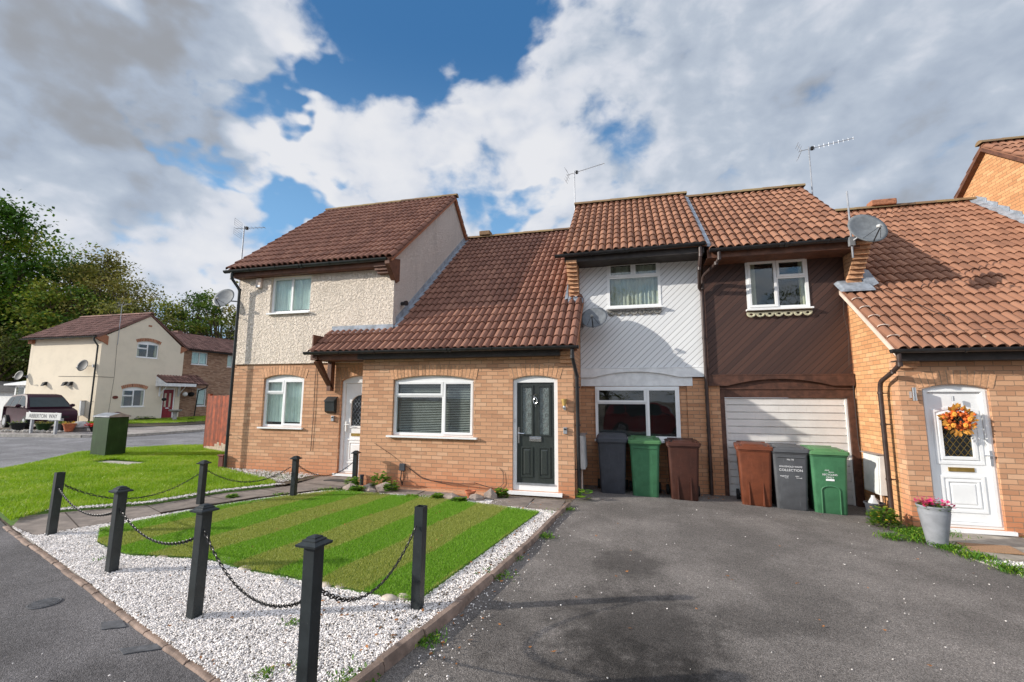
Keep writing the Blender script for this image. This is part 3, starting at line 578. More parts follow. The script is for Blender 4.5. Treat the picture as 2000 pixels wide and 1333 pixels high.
# ---------------------------------------------------------------- building components
def tiles(name, parent, O, A, S, W, L, m, roll=.15, gauge=.33, parts=None, holes=None):
    """interlocking roll tiles. O eave corner, A unit vector along the eave, S unit vector up the slope"""
    O, A, S = Vector(O), Vector(A).normalized(), Vector(S).normalized(); Nn = A.cross(S)
    if Nn.z < 0: Nn = -Nn
    b = MB(); nc = int(round(W/roll)); nr = math.ceil(L/gauge); K = 7; rr = random.Random(name+m)
    prof = [(.0, -.012), (.06, .014), (.18, .042), (.38, .058), (.60, .058), (.81, .038), (.94, .006), (1., -.012)]
    for j in range(nr):
        t0 = j*gauge; t1 = min(L, t0+gauge+.03); w_ = rr.uniform(-.004, .004)
        for i in range(nc):
            if holes and holes(i/nc*W, t0): continue
            tn = rr.random(); dz_ = rr.uniform(-.003, .003); dt = rr.uniform(-.006, .006); x0 = i*roll
            lo = [O+A*(x0+f*roll)+S*(t0+dt)+Nn*(h+.034+dz_+w_) for f, h in prof]; hi = [O+A*(x0+f*roll)+S*t1+Nn*(h+.004) for f, h in prof]
            bt = [O+A*(x0+f*roll)+S*(t0+dt+.004)+Nn*(h+.012) for f, h in prof]
            n = len(prof); vs = lo+hi+bt; fs = [(q_, q_+1, q_+1+n, q_+n) for q_ in range(n-1)]+[(q_+2*n, q_+1+2*n, q_+1, q_) for q_ in range(n-1)]
            b.add(vs, fs, tn)
            for q_ in (0, n-2, n-1, 2*n-3): b.t[len(b.t)-len(fs)+q_] = tn*.35-.25      # shade between the rolls painted in as darker trough tones
    # underside deck
    u = [O-Nn*.03, O+A*W-Nn*.03, O+A*W+S*L-Nn*.03, O+S*L-Nn*.03]; tt = [p_+Nn*.028 for p_ in u]; b.hexa([*u, *tt], .3)
    return b.build(name, m, parent, fix=False, smooth=False)
def ridge(parent, p0, p1, m='ridge_tiles', r=.11, ln=.45):
    p0, p1 = Vector(p0), Vector(p1); L = (p1-p0).length; dr = (p1-p0).normalized(); sd = dr.cross(Vector((0, 0, 1))).normalized(); b = MB(); n = max(1, round(L/ln)); rr = random.Random(5)
    for i in range(n):
        a0 = p0+dr*(L*i/n); a1 = p0+dr*(L*(i+1)/n+.02); r0 = r*1.06; r1 = r*.98; rings = []
        for a_, r_ in ((a0, r0), (a1, r1)):
            rings.append([tuple(a_+sd*(r_*math.cos(t))+Vector((0, 0, r_*.8*math.sin(t)-.01))) for t in [math.pi*q_/8 for q_ in range(9)]]+[tuple(a_+sd*(-(r_-.02)))+() for _ in range(0)])
        b.loft(rings, True, True, closed=False, tone=rr.random())
    return b.build('ridge', m, parent, fix=False)
def gutter(parent, p0, p1, r=.058, m='black_plastic', step=.8, name='gutter'):
    p0, p1 = Vector(p0), Vector(p1); L = (p1-p0).length; dr = (p1-p0).normalized(); sd = Vector((dr.y, -dr.x, 0)); b = MB()
    def half(a_, b_, R):
        R2 = R-.008; prof = [(R*math.cos(t), R*math.sin(t)) for t in [math.pi+math.pi*q_/10 for q_ in range(11)]]+[(R2*math.cos(t), R2*math.sin(t)) for t in [2*math.pi-math.pi*q_/10 for q_ in range(11)]]
        b.loft([[tuple(c+sd*x+Vector((0, 0, z))) for x, z in prof] for c in (a_, b_)])
    half(p0, p1, r); half(p0, p0+dr*.01, r+.001); b.prism([(r*math.cos(t), r*math.sin(t)) for t in [math.pi+math.pi*q_/10 for q_ in range(11)]], lambda x, z, d_: tuple(p0+sd*x+Vector((0, 0, z))+dr*d_), 0, .01); b.prism([(r*math.cos(t), r*math.sin(t)) for t in [math.pi+math.pi*q_/10 for q_ in range(11)]], lambda x, z, d_: tuple(p1+sd*x+Vector((0, 0, z))-dr*d_), 0, .01)
    n = int(L/step)
    for i in range(1, n+1):
        c = p0+dr*(L*i/(n+1)); half(c, c+dr*.03, r+.008)
        if i == n//2+1: half(c-dr*.12, c-dr*.05, r+.012); half(c-dr*.03, c+dr*.03, r+.012)
    return b.build(name, m, parent, smooth=True)
def downpipe(parent, pts, r=.034, m='black_plastic', clips=(), side=(0, 1, 0)):
    b = MB(); P = [Vector(p_) for p_ in pts]; Q = [P[0]]
    for a_, c_, e_ in zip(P, P[1:], P[2:]):      # soften the bends
        d0 = (c_-a_).normalized(); d1 = (e_-c_).normalized(); q_ = min(.05, (c_-a_).length*.4, (e_-c_).length*.4); Q += [c_-d0*q_, c_-d0*q_*.3+d1*q_*.3, c_+d1*q_]
    Q.append(P[-1]); b.tube(Q, r, 12)
    for z in clips:
        c = min(P[-2:], key=lambda p_: 0); b.tube([(P[-1].x, P[-1].y, z), (P[-1].x, P[-1].y, z+.035)], r+.006, 12); s = Vector(side); b.tube([(P[-1].x, P[-1].y, z+.017), tuple(Vector((P[-1].x, P[-1].y, z+.017))+s*.1)], .01, 6)
    for p_ in P[1:3]: b.tube([tuple(p_-Vector((0, 0, .03))), tuple(p_+Vector((0, 0, .03)))], r+.005, 12)
    return b.build('drainpipe', m, parent, smooth=True)
def wall_front(b, poly, y, holes, depth=.1, thick=.22, XF=None):
    """wall in the X-Z plane at y, holes get reveals of the given thickness"""
    F = XF or XZ(y); b.prism(poly, F, 0, thick, holes=holes)
def brick_arch(parent, x0, x1, z, rise, y, h=.215, n=None, m='brick_piece', FN=None, back=True, name='brick_arch'):
    n = n or max(5, round((x1-x0+.1)/.078)); b = MB(); F = FN or XZ(y); rr = random.Random(x0*7+z)
    inn = arc(x0-.05, x1+.05, z, rise, n); w_ = (x1-x0+.1)/2; R = (w_*w_+rise*rise)/(2*rise); cx = (x0+x1)/2; cz = z+rise-R; th = math.asin(min(1, w_/R))
    for i in range(n):
        g = .07; t0 = -th+2*th*(i+g)/n; t1 = -th+2*th*(i+1-g)/n; P = [(cx+rr_*math.sin(t), cz+rr_*math.cos(t)) for rr_, t in ((R+.004, t0), (R+.004, t1), (R+h, t1), (R+h, t0))]
        dd = rr.uniform(-.005, -.002); b.prism(P, F, dd-.003, .02, tone=rr.random())
    o = b.build(name, m, parent)
    if back:
        b = MB(); t = [-th+2*th*i/n for i in range(n+1)]
        b.prism([(cx+(R+.001)*math.sin(a), cz+(R+.001)*math.cos(a)) for a in t]+[(cx+(R+h)*math.sin(a), cz+(R+h)*math.cos(a)) for a in reversed(t)], F, -.0025, .015); b.build('mortar_bed', 'mortar', o)
    return o
def window(parent, x0, x1, z0, z1, y, lights, rise=0., sill=True, back='dark', FN=None, fw=.055, frame='white_plastic', silld=.06, name='window', opened=None, sillx=.05):
    """lights: list of (x0,x1,z0,z1,casement) as fractions of the opening; y = plane of the frame's face"""
    F = FN or XZ(y); W, H = x1-x0, z1-z0; fr = MB()
    outer = opening(x0, x1, z0, z1, rise); holes = []; cas = []
    for (a, b_, c, d_, k_) in lights:
        X0, X1, Z0, Z1 = x0+W*a+(fw if a == 0 else fw*.45), x0+W*b_-(fw if b_ == 1 else fw*.45), z0+H*c+(fw if c == 0 else fw*.45), z0+H*d_-(fw if d_ == 1 else fw*.45)
        holes.append([(X0, Z0), (X1, Z0), (X1, Z1), (X0, Z1)]); cas.append((X0, X1, Z0, Z1, k_))
    fr.prism(outer, F, 0, .06, holes=holes)
    fo = fr.build('frame', frame, None); root = parent
    wo = thing(name, None, None, tuple(F((x0+x1)/2, z0, 0))); wo.parent = parent; wo.location -= wloc(parent)
    off = wloc(wo)
    for v in fo.data.vertices: v.co -= off
    fo.parent = wo
    for (X0, X1, Z0, Z1, k_) in cas:
        g = .0
        if k_:
            c = MB(); e = .018; w2 = .045; c.prism([(X0-e, Z0-e), (X1+e, Z0-e), (X1+e, Z1+e), (X0-e, Z1+e)], F, -.018, .02, holes=[[(X0+w2-e, Z0+w2-e), (X1-w2+e, Z0+w2-e), (X1-w2+e, Z1-w2+e), (X0+w2-e, Z1-w2+e)]]); c.build('casement', frame, wo)
        c = MB(); c.prism([(X0, Z0), (X1, Z0), (X1, Z1), (X0, Z1)], F, .022, .030); c.build('pane', 'window_glass', wo)
    if sill:
        s = MB(); s.prism([(x0-sillx, z0-.035), (x1+sillx, z0-.035), (x1+sillx, z0-.002), (x0-sillx, z0-.002)], F, -silld-.06, .05); s.build('sill', frame, wo)
    # room behind the glass
    r = MB(); q_ = .5 if back != 'curtain' else .4
    r.prism([(x0-.1, z0-.1), (x1+.1, z0-.1), (x1+.1, z1+rise+.05), (x0-.1, z1+rise+.05)], F, q_, q_+.02); r.build('room_lining', 'interior', wo)
    if back == 'slats':
        s = MB(); n = int(H/.034)
        for i in range(n):
            z = z0+.06+i*.034; s.face([F(x0+.06, z, .09), F(x1-.06, z, .09), F(x1-.06, z+.016, .115), F(x0+.06, z+.016, .115)])
        s.build('blind', 'blind', wo)
    elif back in ('curtain', 'cream', 'net'):
        s = MB(); n = 40
        P = [(x0+.03+(W-.06)*i/n, .10+.018*math.sin(i*1.9)+.01*math.sin(i*.7)) for i in range(n+1)]
        zt = z1+rise*.5; zb = z0+(.10 if back == 'curtain' else .0)*H
        seg = P if back == 'curtain' else P
        for (a, d0), (c, d1) in zip(seg, seg[1:]):
            if back == 'cream' and .16 < (a-x0)/W < .86: continue
            s.face([F(a, zb, d0), F(c, zb, d1), F(c, zt, d1), F(a, zt, d0)])
        s.build('curtain', {'curtain': 'curtain', 'cream': 'curtain_cream', 'net': 'net_curtain'}[back], wo)
    return wo
def panel(b, F, x0, x1, z0, z1, d=.012, m=.03, top=None, field=True):
    """raised moulding frame plus raised field"""
    pts = opening(x0, x1, z0, z1, top or 0); b.prism(pts, F, -d, .002, holes=[opening(x0+m, x1-m, z0+m, z1-m, top or 0)])
    if not top and field: b.hexa([F(x0+m*1.9, z0+m*1.9, -.002), F(x1-m*1.9, z0+m*1.9, -.002), F(x1-m*1.9, z1-m*1.9, -.002), F(x0+m*1.9, z1-m*1.9, -.002)]+[F(a, c, -d*.7) for a, c in ((x0+m*2.7, z0+m*2.7), (x1-m*2.7, z0+m*2.7), (x1-m*2.7, z1-m*2.7), (x0+m*2.7, z1-m*2.7))])
def lead_lines(b, F, x0, x1, z0, z1, sx, sz, d=-.002, w_=.006):
    W, H = x1-x0, z1-z0; nx = max(1, round(W/sx)); k_ = sz/sx
    for sg in (1, -1):
        c = -H/k_-W
        for i in range(-12, 24):
            X = x0+i*sx; pts = []
            for t in np.linspace(0, 1, 40):
                zz = z0+H*t; xx = X+sg*(zz-z0)/k_ - (0 if sg > 0 else 0)
                if x0 <= xx <= x1: pts.append((xx, zz))
            if len(pts) > 1:
                (a, c0), (e, c1) = pts[0], pts[-1]; b.hexa([F(a-w_/2, c0, d), F(a+w_/2, c0, d), F(a+w_/2, c0, d+.002), F(a-w_/2, c0, d+.002), F(e-w_/2, c1, d), F(e+w_/2, c1, d), F(e+w_/2, c1, d+.002), F(e-w_/2, c1, d+.002)])
def gable_poly(y0, y1, zb, ye, ze, yr, zr, y2, z2): return [(y0, zb), (y1, zb), (y2, z2), (yr, zr), (ye, ze)]
YZ = lambda x: (lambda a, b, d: (x+d, a, b))     # polygon in Y-Z, depth along +X
# ================================================================= HOUSES
TW = [(0, .5, 0, 1, 0), (.5, 1, 0, 1, 0)]
def shift(o, loc):   # move an Empty-rooted thing's local frame (roots keep world coordinates for their parts)
    return o
# ---------------------------------------------------------------- rendered house (left)
L = thing('house', 'cream roughcast house with brick ground floor, left end of the terrace', 'house', (-7.1, 8.8, 0))
X0, X1, YF = -9.25, -5.02, 8.8
b = MB(); wall_front(b, [(X0, 0), (-5.3, 0), (-5.3, 2.6), (X0, 2.6)], YF+.03, [opening(-8.37, -7.25, 1.12, 2.24, .09), opening(-6.27, -5.33, .16, 2.18, .11)])
b.box(X0, X0+.2, YF+.26, 15.3, 0, 2.6); b.box(X0, X1, 15.3, 15.5, 0, 4.9)
lw = b.build('wall', 'brick_buff', L)
brick_arch(lw, -8.37, -7.25, 2.24, .09, YF+.03); brick_arch(lw, -6.27, -5.33, 2.18, .11, YF+.03)
b = MB(); wall_front(b, [(X0-.015, 2.6), (X1, 2.6), (X1, 4.86), (X0-.015, 4.86)], YF, [opening(-8.33, -7.2, 3.80, 4.68)]); b.box(X0-.015, X0+.2, YF+.22, 15.3, 2.6, 4.95)
b.box(X0-.02, -5.03, YF-.012, YF+.02, 2.585, 2.605)
b.build('render_wall', 'roughcast', L)
ap = (12.1, 7.78); b = MB(); b.prism([(YF+.004, 2.55), (15.4, 2.55), (15.4, 4.86), ap, (YF+.004, 5.02)], YZ(X1-.2), 0, .204); b.build('gable_wall', 'roughcast_fine', L)
b = MB(); b.prism([(YF+.2, 4.86), (15.4, 4.86), ap], YZ(X0), 0, .2); b.build('rear_gable_wall', 'roughcast_fine', L)
sl_ = Vector((0, 12.1-8.52, 7.86-4.86)); Ls = sl_.length
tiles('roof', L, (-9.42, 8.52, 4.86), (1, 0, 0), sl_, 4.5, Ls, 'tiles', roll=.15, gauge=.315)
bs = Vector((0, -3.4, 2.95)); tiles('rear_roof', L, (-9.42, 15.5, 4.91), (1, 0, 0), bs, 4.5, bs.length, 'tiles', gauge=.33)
ridge(L, (-9.45, 12.1, 7.88), (-4.9, 12.1, 7.88))
b = MB()   # verge mortar and undercloak along the gable
for (ya, za), (yb, zb) in (((8.55, 4.84), (12.1, 7.81)), ((12.1, 7.81), (15.4, 4.95))):
    b.hexa([(-5.0, ya, za-.05), (-4.93, ya, za-.05), (-4.93, yb, zb-.05), (-5.0, yb, zb-.05), (-5.0, ya, za+.04), (-4.93, ya, za+.04), (-4.93, yb, zb+.04), (-5.0, yb, zb+.04)])
b.build('verge', 'brick_red', L)
b = MB(); b.prism([(8.5, 4.72), (8.85, 4.36), (8.98, 4.44), (8.98, 4.95), (8.5, 4.83)], YZ(-5.1), 0, .11); b.box(-5.42, -5.1, 8.62, 8.8, 4.62, 4.69); b.box(-5.38, -5.1, 8.66, 8.8, 4.56, 4.62); b.box(-5.42, -5.1, 8.58, 8.8, 4.69, 4.78); b.build('corbel', 'fascia_brown', L)
b = MB(); b.box(-9.38, -5.1, 8.60, 8.62, 4.70, 4.86); b.box(-9.3, -5.42, 8.62, 8.82, 4.69, 4.71); b.build('fascia', 'fascia_brown', L)
gutter(L, (-9.46, 8.52, 4.85), (-5.05, 8.52, 4.85), m='pipe_dark', r=.062)
downpipe(L, [(-9.24, 8.52, 4.80), (-9.24, 8.52, 4.66), (-9.14, 8.68, 4.40), (-9.14, 8.68, .08)], clips=(.9, 2.5, 3.7), m='pipe_dark')
window(L, -8.37, -7.25, 1.12, 2.24, YF+.09, [(0, .48, 0, .70, 0), (0, .48, .70, 1, 1), (.48, 1, 0, 1, 1)], rise=.09, back='curtain')
window(L, -8.33, -7.2, 3.80, 4.68, YF+.06, TW, back='curtain', sillx=.03, silld=.07)
# white panelled front door with leaded glass
def upvc_door(parent, x0, x1, z0, z1, y, rise, style, hinge=1):
    F = XZ(y); do = thing('door', None, None, ((x0+x1)/2, y, z0)); do.parent = parent; do.location -= wloc(parent)
    b = MB(); xi0, xi1, zi0, zi1 = x0+.085, x1-.085, z0+.075, z1-.055
    b.prism(opening(x0, x1, z0, z1, rise), F, 0, .07, holes=[[(xi0, zi0), (xi1, zi0), (xi1, zi1), (xi0, zi1)]]); b.prism([(x0+.03, z0+.04), (x1-.03, z0+.04), (x1-.03, z1-.02), (x0+.03, z1-.02)], F, -.012, .0, holes=[[(xi0-.012, zi0-.01), (xi1+.012, zi0-.01), (xi1+.012, zi1+.012), (xi0-.012, zi1+.012)]])
    b.build('frame', 'white_plastic', do)
    b = MB(); b.prism([(x0-.09, z0-.055), (x1+.09, z0-.055), (x1+.09, z0-.003), (x0-.09, z0-.003)], F, -.10, .06); b.build('threshold', 'white_plastic', do)
    F2 = XZ(y+.022); gx0, gx1 = x0+.24, x1-.24; lf = MB()
    if style == 'square': hl = [opening(gx0, gx1, z0+1.02, z0+1.60, .06)]
    else: hl = [opening(gx0, gx1, z0+1.02, z0+1.55, .15)]
    lf.prism([(xi0+.004, zi0+.004), (xi1-.004, zi0+.004), (xi1-.004, zi1-.004), (xi0+.004, zi1-.004)], F2, 0, .045, holes=hl)
    m_ = .075; rt = .06 if style == 'square' else .15
    lf.prism(opening(gx0-.045, gx1+.045, z0+.975, z0+(1.64 if style == 'square' else 1.58), rt), F2, -.014, .002, holes=[opening(gx0-.004, gx1+.004, z0+1.016, z0+(1.604 if style == 'square' else 1.553), rt)])
    if style == 'square': lf.prism(opening(gx0-.115, gx1+.115, z0+.905, z0+1.71, .05), F2, -.010, .002, holes=[opening(gx0-.075, gx1+.075, z0+.945, z0+1.675, .05)])
    panel(lf, F2, gx0-.09, gx1+.09, z0+.21, z0+.74, m=.035, field=False)
    panel(lf, F2, gx0-.02, gx1+.02, z0+.28, z0+.67, m=.022)
    leaf = lf.build('door_leaf', 'white_plastic', do)
    g = MB(); g.prism(opening(gx0, gx1, z0+1.02, z0+(1.60 if style == 'square' else 1.55), rt), F2, .018, .026); g.build('glass', 'door_glass', do)
    g = MB(); lead_lines(g, F2, gx0, gx1, z0+1.02, z0+1.62, .085, .12, .012); g.build('lead_strips', 'brass' if style == 'square' else 'lead', do)
    g = MB(); g.prism([(x0, z0), (x1, z0), (x1, z1+.05), (x0, z1+.05)], F, .45, .47); g.build('room_lining', 'interior', do)
    h = MB(); zl = z0+.83; h.prism([(gx0+.02, zl-.03), (gx1-.02, zl-.03), (gx1-.02, zl+.03), (gx0+.02, zl+.03)], F2, -.012, .0, holes=[[(gx0+.035, zl-.016), (gx1-.035, zl-.016), (gx1-.035, zl+.016), (gx0+.035, zl+.016)]]); h.prism([(gx0+.035, zl-.016), (gx1-.035, zl-.016), (gx1-.035, zl+.016), (gx0+.035, zl+.016)], F2, -.006, 0); h.build('letterbox', 'brass', do)
    hx = xi1+.03 if hinge > 0 else xi0+.05; h = MB(); h.box(hx-.016, hx+.016, y-.022, y-.01, z0+.90, z0+1.12); s_ = -1 if hinge > 0 else 1; h.tube([(hx, y-.02, z0+1.05), (hx, y-.055, z0+1.05), (hx+s_*.11, y-.058, z0+1.05)], .009, 8); h.build('handle', 'metal_grey' if style == 'square' else 'white_plastic', do)
    return do
upvc_door(L, -6.27, -5.33, .16, 2.18, YF+.10, .11, 'arch', hinge=-1)
b = MB()   # timber bracket carrying the lean-to roof
b.box(-6.52, -6.42, 8.66, 8.79, 1.95, 2.62); b.hexa([(-6.52, 8.70, 2.02), (-6.42, 8.70, 2.02), (-6.42, 8.79, 1.98), (-6.52, 8.79, 1.98), (-6.52, 8.18, 2.56), (-6.42, 8.18, 2.56), (-6.42, 8.30, 2.62), (-6.52, 8.30, 2.62)]); b.box(-6.53, -6.41, 8.15, 8.79, 2.60, 2.68)
b.build('roof_bracket', 'fascia_brown', L, bev=.004)
b = MB(); b.tube([(-6.93, YF+.02, 2.58), (-6.94, YF+.01, 2.2), (-6.93, YF+.012, 1.5), (-6.95, YF+.012, .62)], .006, 6); b.tube([(-6.62, YF, 2.45), (-6.66, YF-.02, 2.33), (-6.62, YF-.03, 2.28), (-6.70, YF-.02, 2.22)], .004, 5); b.build('cable', 'conduit', L)
# ---------------------------------------------------------------- brick house with lean-to roof (number 6)
B = thing('house', 'low orange brick house with long tiled roof and charcoal front door', 'house', (-3.2, 8.4, 0))
YB = 8.4; b = MB(); DO = (-2.17, -1.30, .10, 2.17)
wall_front(b, [(-5.45, 0), (-1.0, 0), (-1.0, 2.62), (-5.45, 2.62)], YB, [opening(-4.72, -2.96, 1.05, 2.17, .09), opening(DO[0], DO[1], DO[2], DO[3], .07)])
b.box(-5.45, -5.25, YB+.22, 8.83, 0, 2.62)
bw = b.build('wall', 'brick_buff', B)
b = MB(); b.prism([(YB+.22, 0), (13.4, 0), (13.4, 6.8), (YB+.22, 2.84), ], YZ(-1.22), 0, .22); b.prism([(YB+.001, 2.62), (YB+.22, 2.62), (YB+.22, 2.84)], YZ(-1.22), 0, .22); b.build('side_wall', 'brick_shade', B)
brick_arch(bw, -4.72, -2.96, 2.17, .09, YB); brick_arch(bw, DO[0], DO[1], DO[3], .07, YB)
window(B, -4.72, -2.96, 1.05, 2.17, YB+.06, [(0, .62, 0, .71, 0), (0, .62, .71, 1, 1), (.62, 1, 0, 1, 1)], rise=.09, back='slats', sillx=.09, silld=.075)
RS = Vector((0, 13.35-8.12, 6.93-2.74)); holes = lambda x, t: False
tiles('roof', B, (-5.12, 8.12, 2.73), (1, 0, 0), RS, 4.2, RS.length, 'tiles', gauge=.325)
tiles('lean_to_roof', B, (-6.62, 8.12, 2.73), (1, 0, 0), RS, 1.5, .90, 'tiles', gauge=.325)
b = MB(); b.hexa([(-5.12, 18.5, 2.8), (-.92, 18.5, 2.8), (-.92, 13.3, 6.9), (-5.12, 13.3, 6.9), (-5.12, 18.5, 2.9), (-.92, 18.5, 2.9), (-.92, 13.36, 7.0), (-5.12, 13.36, 7.0)]); b.build('rear_roof', 'tiles', B)
ridge(B, (-5.0, 13.36, 6.98), (-1.2, 13.36, 6.98)); b = MB(); b.box(-4.55, -4.2, 13.2, 13.5, 7.02, 7.16); b.build('ridge_vent', 'ridge_tiles', B, bev=.02)
n_ = Vector((0, -RS.z, RS.y)).normalized(); rsn = RS.normalized()
def on_roof(x, t, h=.06): p_ = Vector((x, 8.12, 2.73))+rsn*t+n_*h; return tuple(p_)
b = MB()
t0 = .92
b.hexa([on_roof(-5.02, t0, .03), on_roof(-4.90, t0, .03), on_roof(-4.90, 6.6, .03), on_roof(-5.02, 6.6, .03), on_roof(-5.02, t0, .075), on_roof(-4.90, t0, .075), on_roof(-4.90, 6.6, .075), on_roof(-5.02, 6.6, .075)])
for i in range(17):
    t = t0+.1+i*.335; b.hexa([(-5.015, 8.12+t*rsn.y, 2.80+t*rsn.z), (-4.999, 8.12+t*rsn.y, 2.80+t*rsn.z), (-4.999, 8.12+(t+.32)*rsn.y, 2.80+(t+.32)*rsn.z), (-5.015, 8.12+(t+.32)*rsn.y, 2.80+(t+.32)*rsn.z)]+[(a, 8.12+(t+q_)*rsn.y, 2.80+(t+q_)*rsn.z+.16) for a, q_ in ((-5.015, 0), (-4.997, 0), (-4.997, .32), (-5.015, .32))])
b.box(-6.55, -5.0, YF-.02, YF-.002, 3.26, 3.42); b.hexa([(-6.55, YF-.10, 3.24), (-5.0, YF-.10, 3.24), (-5.0, YF-.015, 3.27), (-6.55, YF-.015, 3.27), (-6.55, YF-.10, 3.26), (-5.0, YF-.10, 3.26), (-5.0, YF-.015, 3.29), (-6.55, YF-.015, 3.29)])
b.build('flashing', 'lead', B)
b = MB(); b.hexa([(-.955, 8.14, 2.66), (-.90, 8.14, 2.66), (-.90, 9.72, 3.93), (-.955, 9.72, 3.93), (-.955, 8.14, 2.74), (-.90, 8.14, 2.74), (-.90, 9.72, 4.01), (-.955, 9.72, 4.01)]); b.build('verge', 'brick_red', B)
b = MB(); b.box(-6.6, -5.46, 8.19, 8.21, 2.60, 2.74); b.box(-6.6, -5.46, 8.21, YF, 2.60, 2.615); b.box(-6.6, -6.57, 8.21, YF, 2.615, 3.15); b.build('lean_to_fascia', 'fascia_brown', B)
b = MB(); b.box(-5.46, -1.22, 8.19, 8.21, 2.60, 2.74); b.box(-5.46, -1.22, 8.21, YB, 2.60, 2.615); b.build('fascia', 'fascia_dark', B)
b = MB()
for i, (z, e) in enumerate(((2.47, .045), (2.54, .10), (2.61, .15))): b.box(-1.24, -.998, YB-e, YB, z, z+.068, random.random())
b.build('corbel', 'brick_piece', B)
gutter(B, (-6.66, 8.07, 2.76), (-.86, 8.07, 2.76), m='black_plastic', r=.06, step=.9)
downpipe(B, [(-.98, 8.09, 2.72), (-.98, 8.09, 2.56), (-.93, 8.34, 2.22), (-.93, 8.50, .03)], clips=(.5, 1.3, 2.0), side=(-1, 0, 0))
# charcoal composite door
F = XZ(YB+.05); do = thing('door', None, None, (-1.73, YB, .1)); do.parent = B; do.location -= wloc(B)
x0, x1, z0, z1 = DO; b = MB(); xi0, xi1, zi0, zi1 = x0+.07, x1-.075, z0+.11, z1-.06
b.prism(opening(x0, x1, z0, z1, .07), F, 0, .07, holes=[[(xi0, zi0), (xi1, zi0), (xi1, zi1), (xi0, zi1)]]); b.build('frame', 'white_plastic', do)
b = MB(); b.prism([(x0-.10, z0-.06), (x1+.08, z0-.06), (x1+.08, z0-.003), (x0-.10, z0-.003)], F, -.13, .06); b.build('threshold', 'white_plastic', do)
F2 = XZ(YB+.075); b = MB(); g1 = (xi0+.10, xi0+.29); g2 = (xi1-.29, xi1-.10); gz0, gz1 = z0+1.03, z1-.14
hl = [[(a, gz0), (c, gz0), (c, gz1), (a, gz1)] for a, c in (g1, g2)]
b.prism([(xi0+.004, zi0+.02), (xi1-.004, zi0+.02), (xi1-.004, zi1-.004), (xi0+.004, zi1-.004)], F2, 0, .045, holes=hl)
for a, c in (g1, g2):
    b.prism([(a-.03, gz0-.03), (c+.03, gz0-.03), (c+.03, gz1+.03), (a-.03, gz1+.03)], F2, -.013, .002, holes=[[(a+.004, gz0+.004), (c-.004, gz0+.004), (c-.004, gz1-.004), (a+.004, gz1-.004)]]); panel(b, F2, a-.02, c+.02, z0+.24, z0+.80, .014, .026)
b.build('door_leaf', 'door_dark', do); b = MB()
for a, c in (g1, g2): b.prism([(a, gz0), (c, gz0), (c, gz1), (a, gz1)], F2, .015, .022)
b.build('glass', 'frosted_glass', do)
b = MB(); rr = random.Random(3)
for a, c in (g1, g2):
    for i in range(9):
        zz = gz0+.08+(gz1-gz0-.16)*i/8; xx = (a+c)/2+(.035 if i % 2 else -.035)
        b.tube([(xx+.028*math.cos(t)*(1-t/14), YB+.085, zz+.045*math.sin(t)*(1-t/14)) for t in np.linspace(0, 7, 16)], .0025, 4)
b.build('glass_scrolls', 'trim_grey', do)
b = MB(); b.prism([(x0, z0), (x1, z0), (x1, z1), (x0, z1)], F, .45, .47); b.build('room_lining', 'interior', do)
b = MB(); xc = (xi0+xi1)/2; b.box(xc-.115, xc+.115, YB+.055, YB+.075, z0+.90, z0+.99); b.box(xc-.10, xc+.10, YB+.05, YB+.056, z0+.925, z0+.965); b.build('letterbox', 'chrome', do, bev=.003)
b = MB(); hx = xi0+.035; b.box(hx-.017, hx+.017, YB+.058, YB+.075, z0+.86, z0+1.16); b.tube([(hx, YB+.07, z0+1.05), (hx, YB+.02, z0+1.05), (hx+.12, YB+.015, z0+1.045)], .009, 8); b.build('handle', 'chrome', do)
b = MB(); zc = z0+1.66; b.tube([(xc+.035*math.cos(t), YB+.045, zc+.06*math.sin(t)) for t in np.linspace(0, 2*math.pi, 25)], .007, 6, cap=False); b.tube([(xc-.015, YB+.05, zc+.06), (xc-.03, YB+.045, zc+.10), (xc+.01, YB+.045, zc+.125), (xc+.03, YB+.05, zc+.11)], .007, 6); b.ball((xc, YB+.062, zc-.10), .008); b.build('knocker', 'chrome', do)
b = MB(); b.box(xi0, xi1, YB+.03, YB+.08, zi0-.0, zi0+.025); b.build('weather_bar', 'metal_grey', do)
b = MB(); b.box(x0+.02, x0+.045, YB+.044, YB+.05, z0+1.25, z0+1.32); b.build('sticker', 'lamp_glass', do)
# cables along the foot of the wall
b = MB(); b.tube([(-4.3, 8.385, .42), (-4.05, 8.38, .26), (-3.8, 8.375, .20), (-3.2, 8.37, .17), (-2.9, 8.375, .20), (-2.6, 8.37, .13), (-2.35, 8.37, .12), (-2.2, 8.375, .09), (-1.6, 8.37, .03), (-1.1, 8.37, .05)], .006, 5); b.tube([(-4.0, 8.38, .23), (-3.4, 8.37, .14), (-3.0, 8.375, .13), (-2.45, 8.37, .10), (-2.33, 8.38, .22), (-2.34, 8.385, .42), (-2.42, 8.385, .50)], .005, 5); b.tube([(-5.1, 8.39, .88), (-4.7, 8.39, .66), (-4.0, 8.385, .22)], .003, 4); b.build('cable', 'conduit', B)
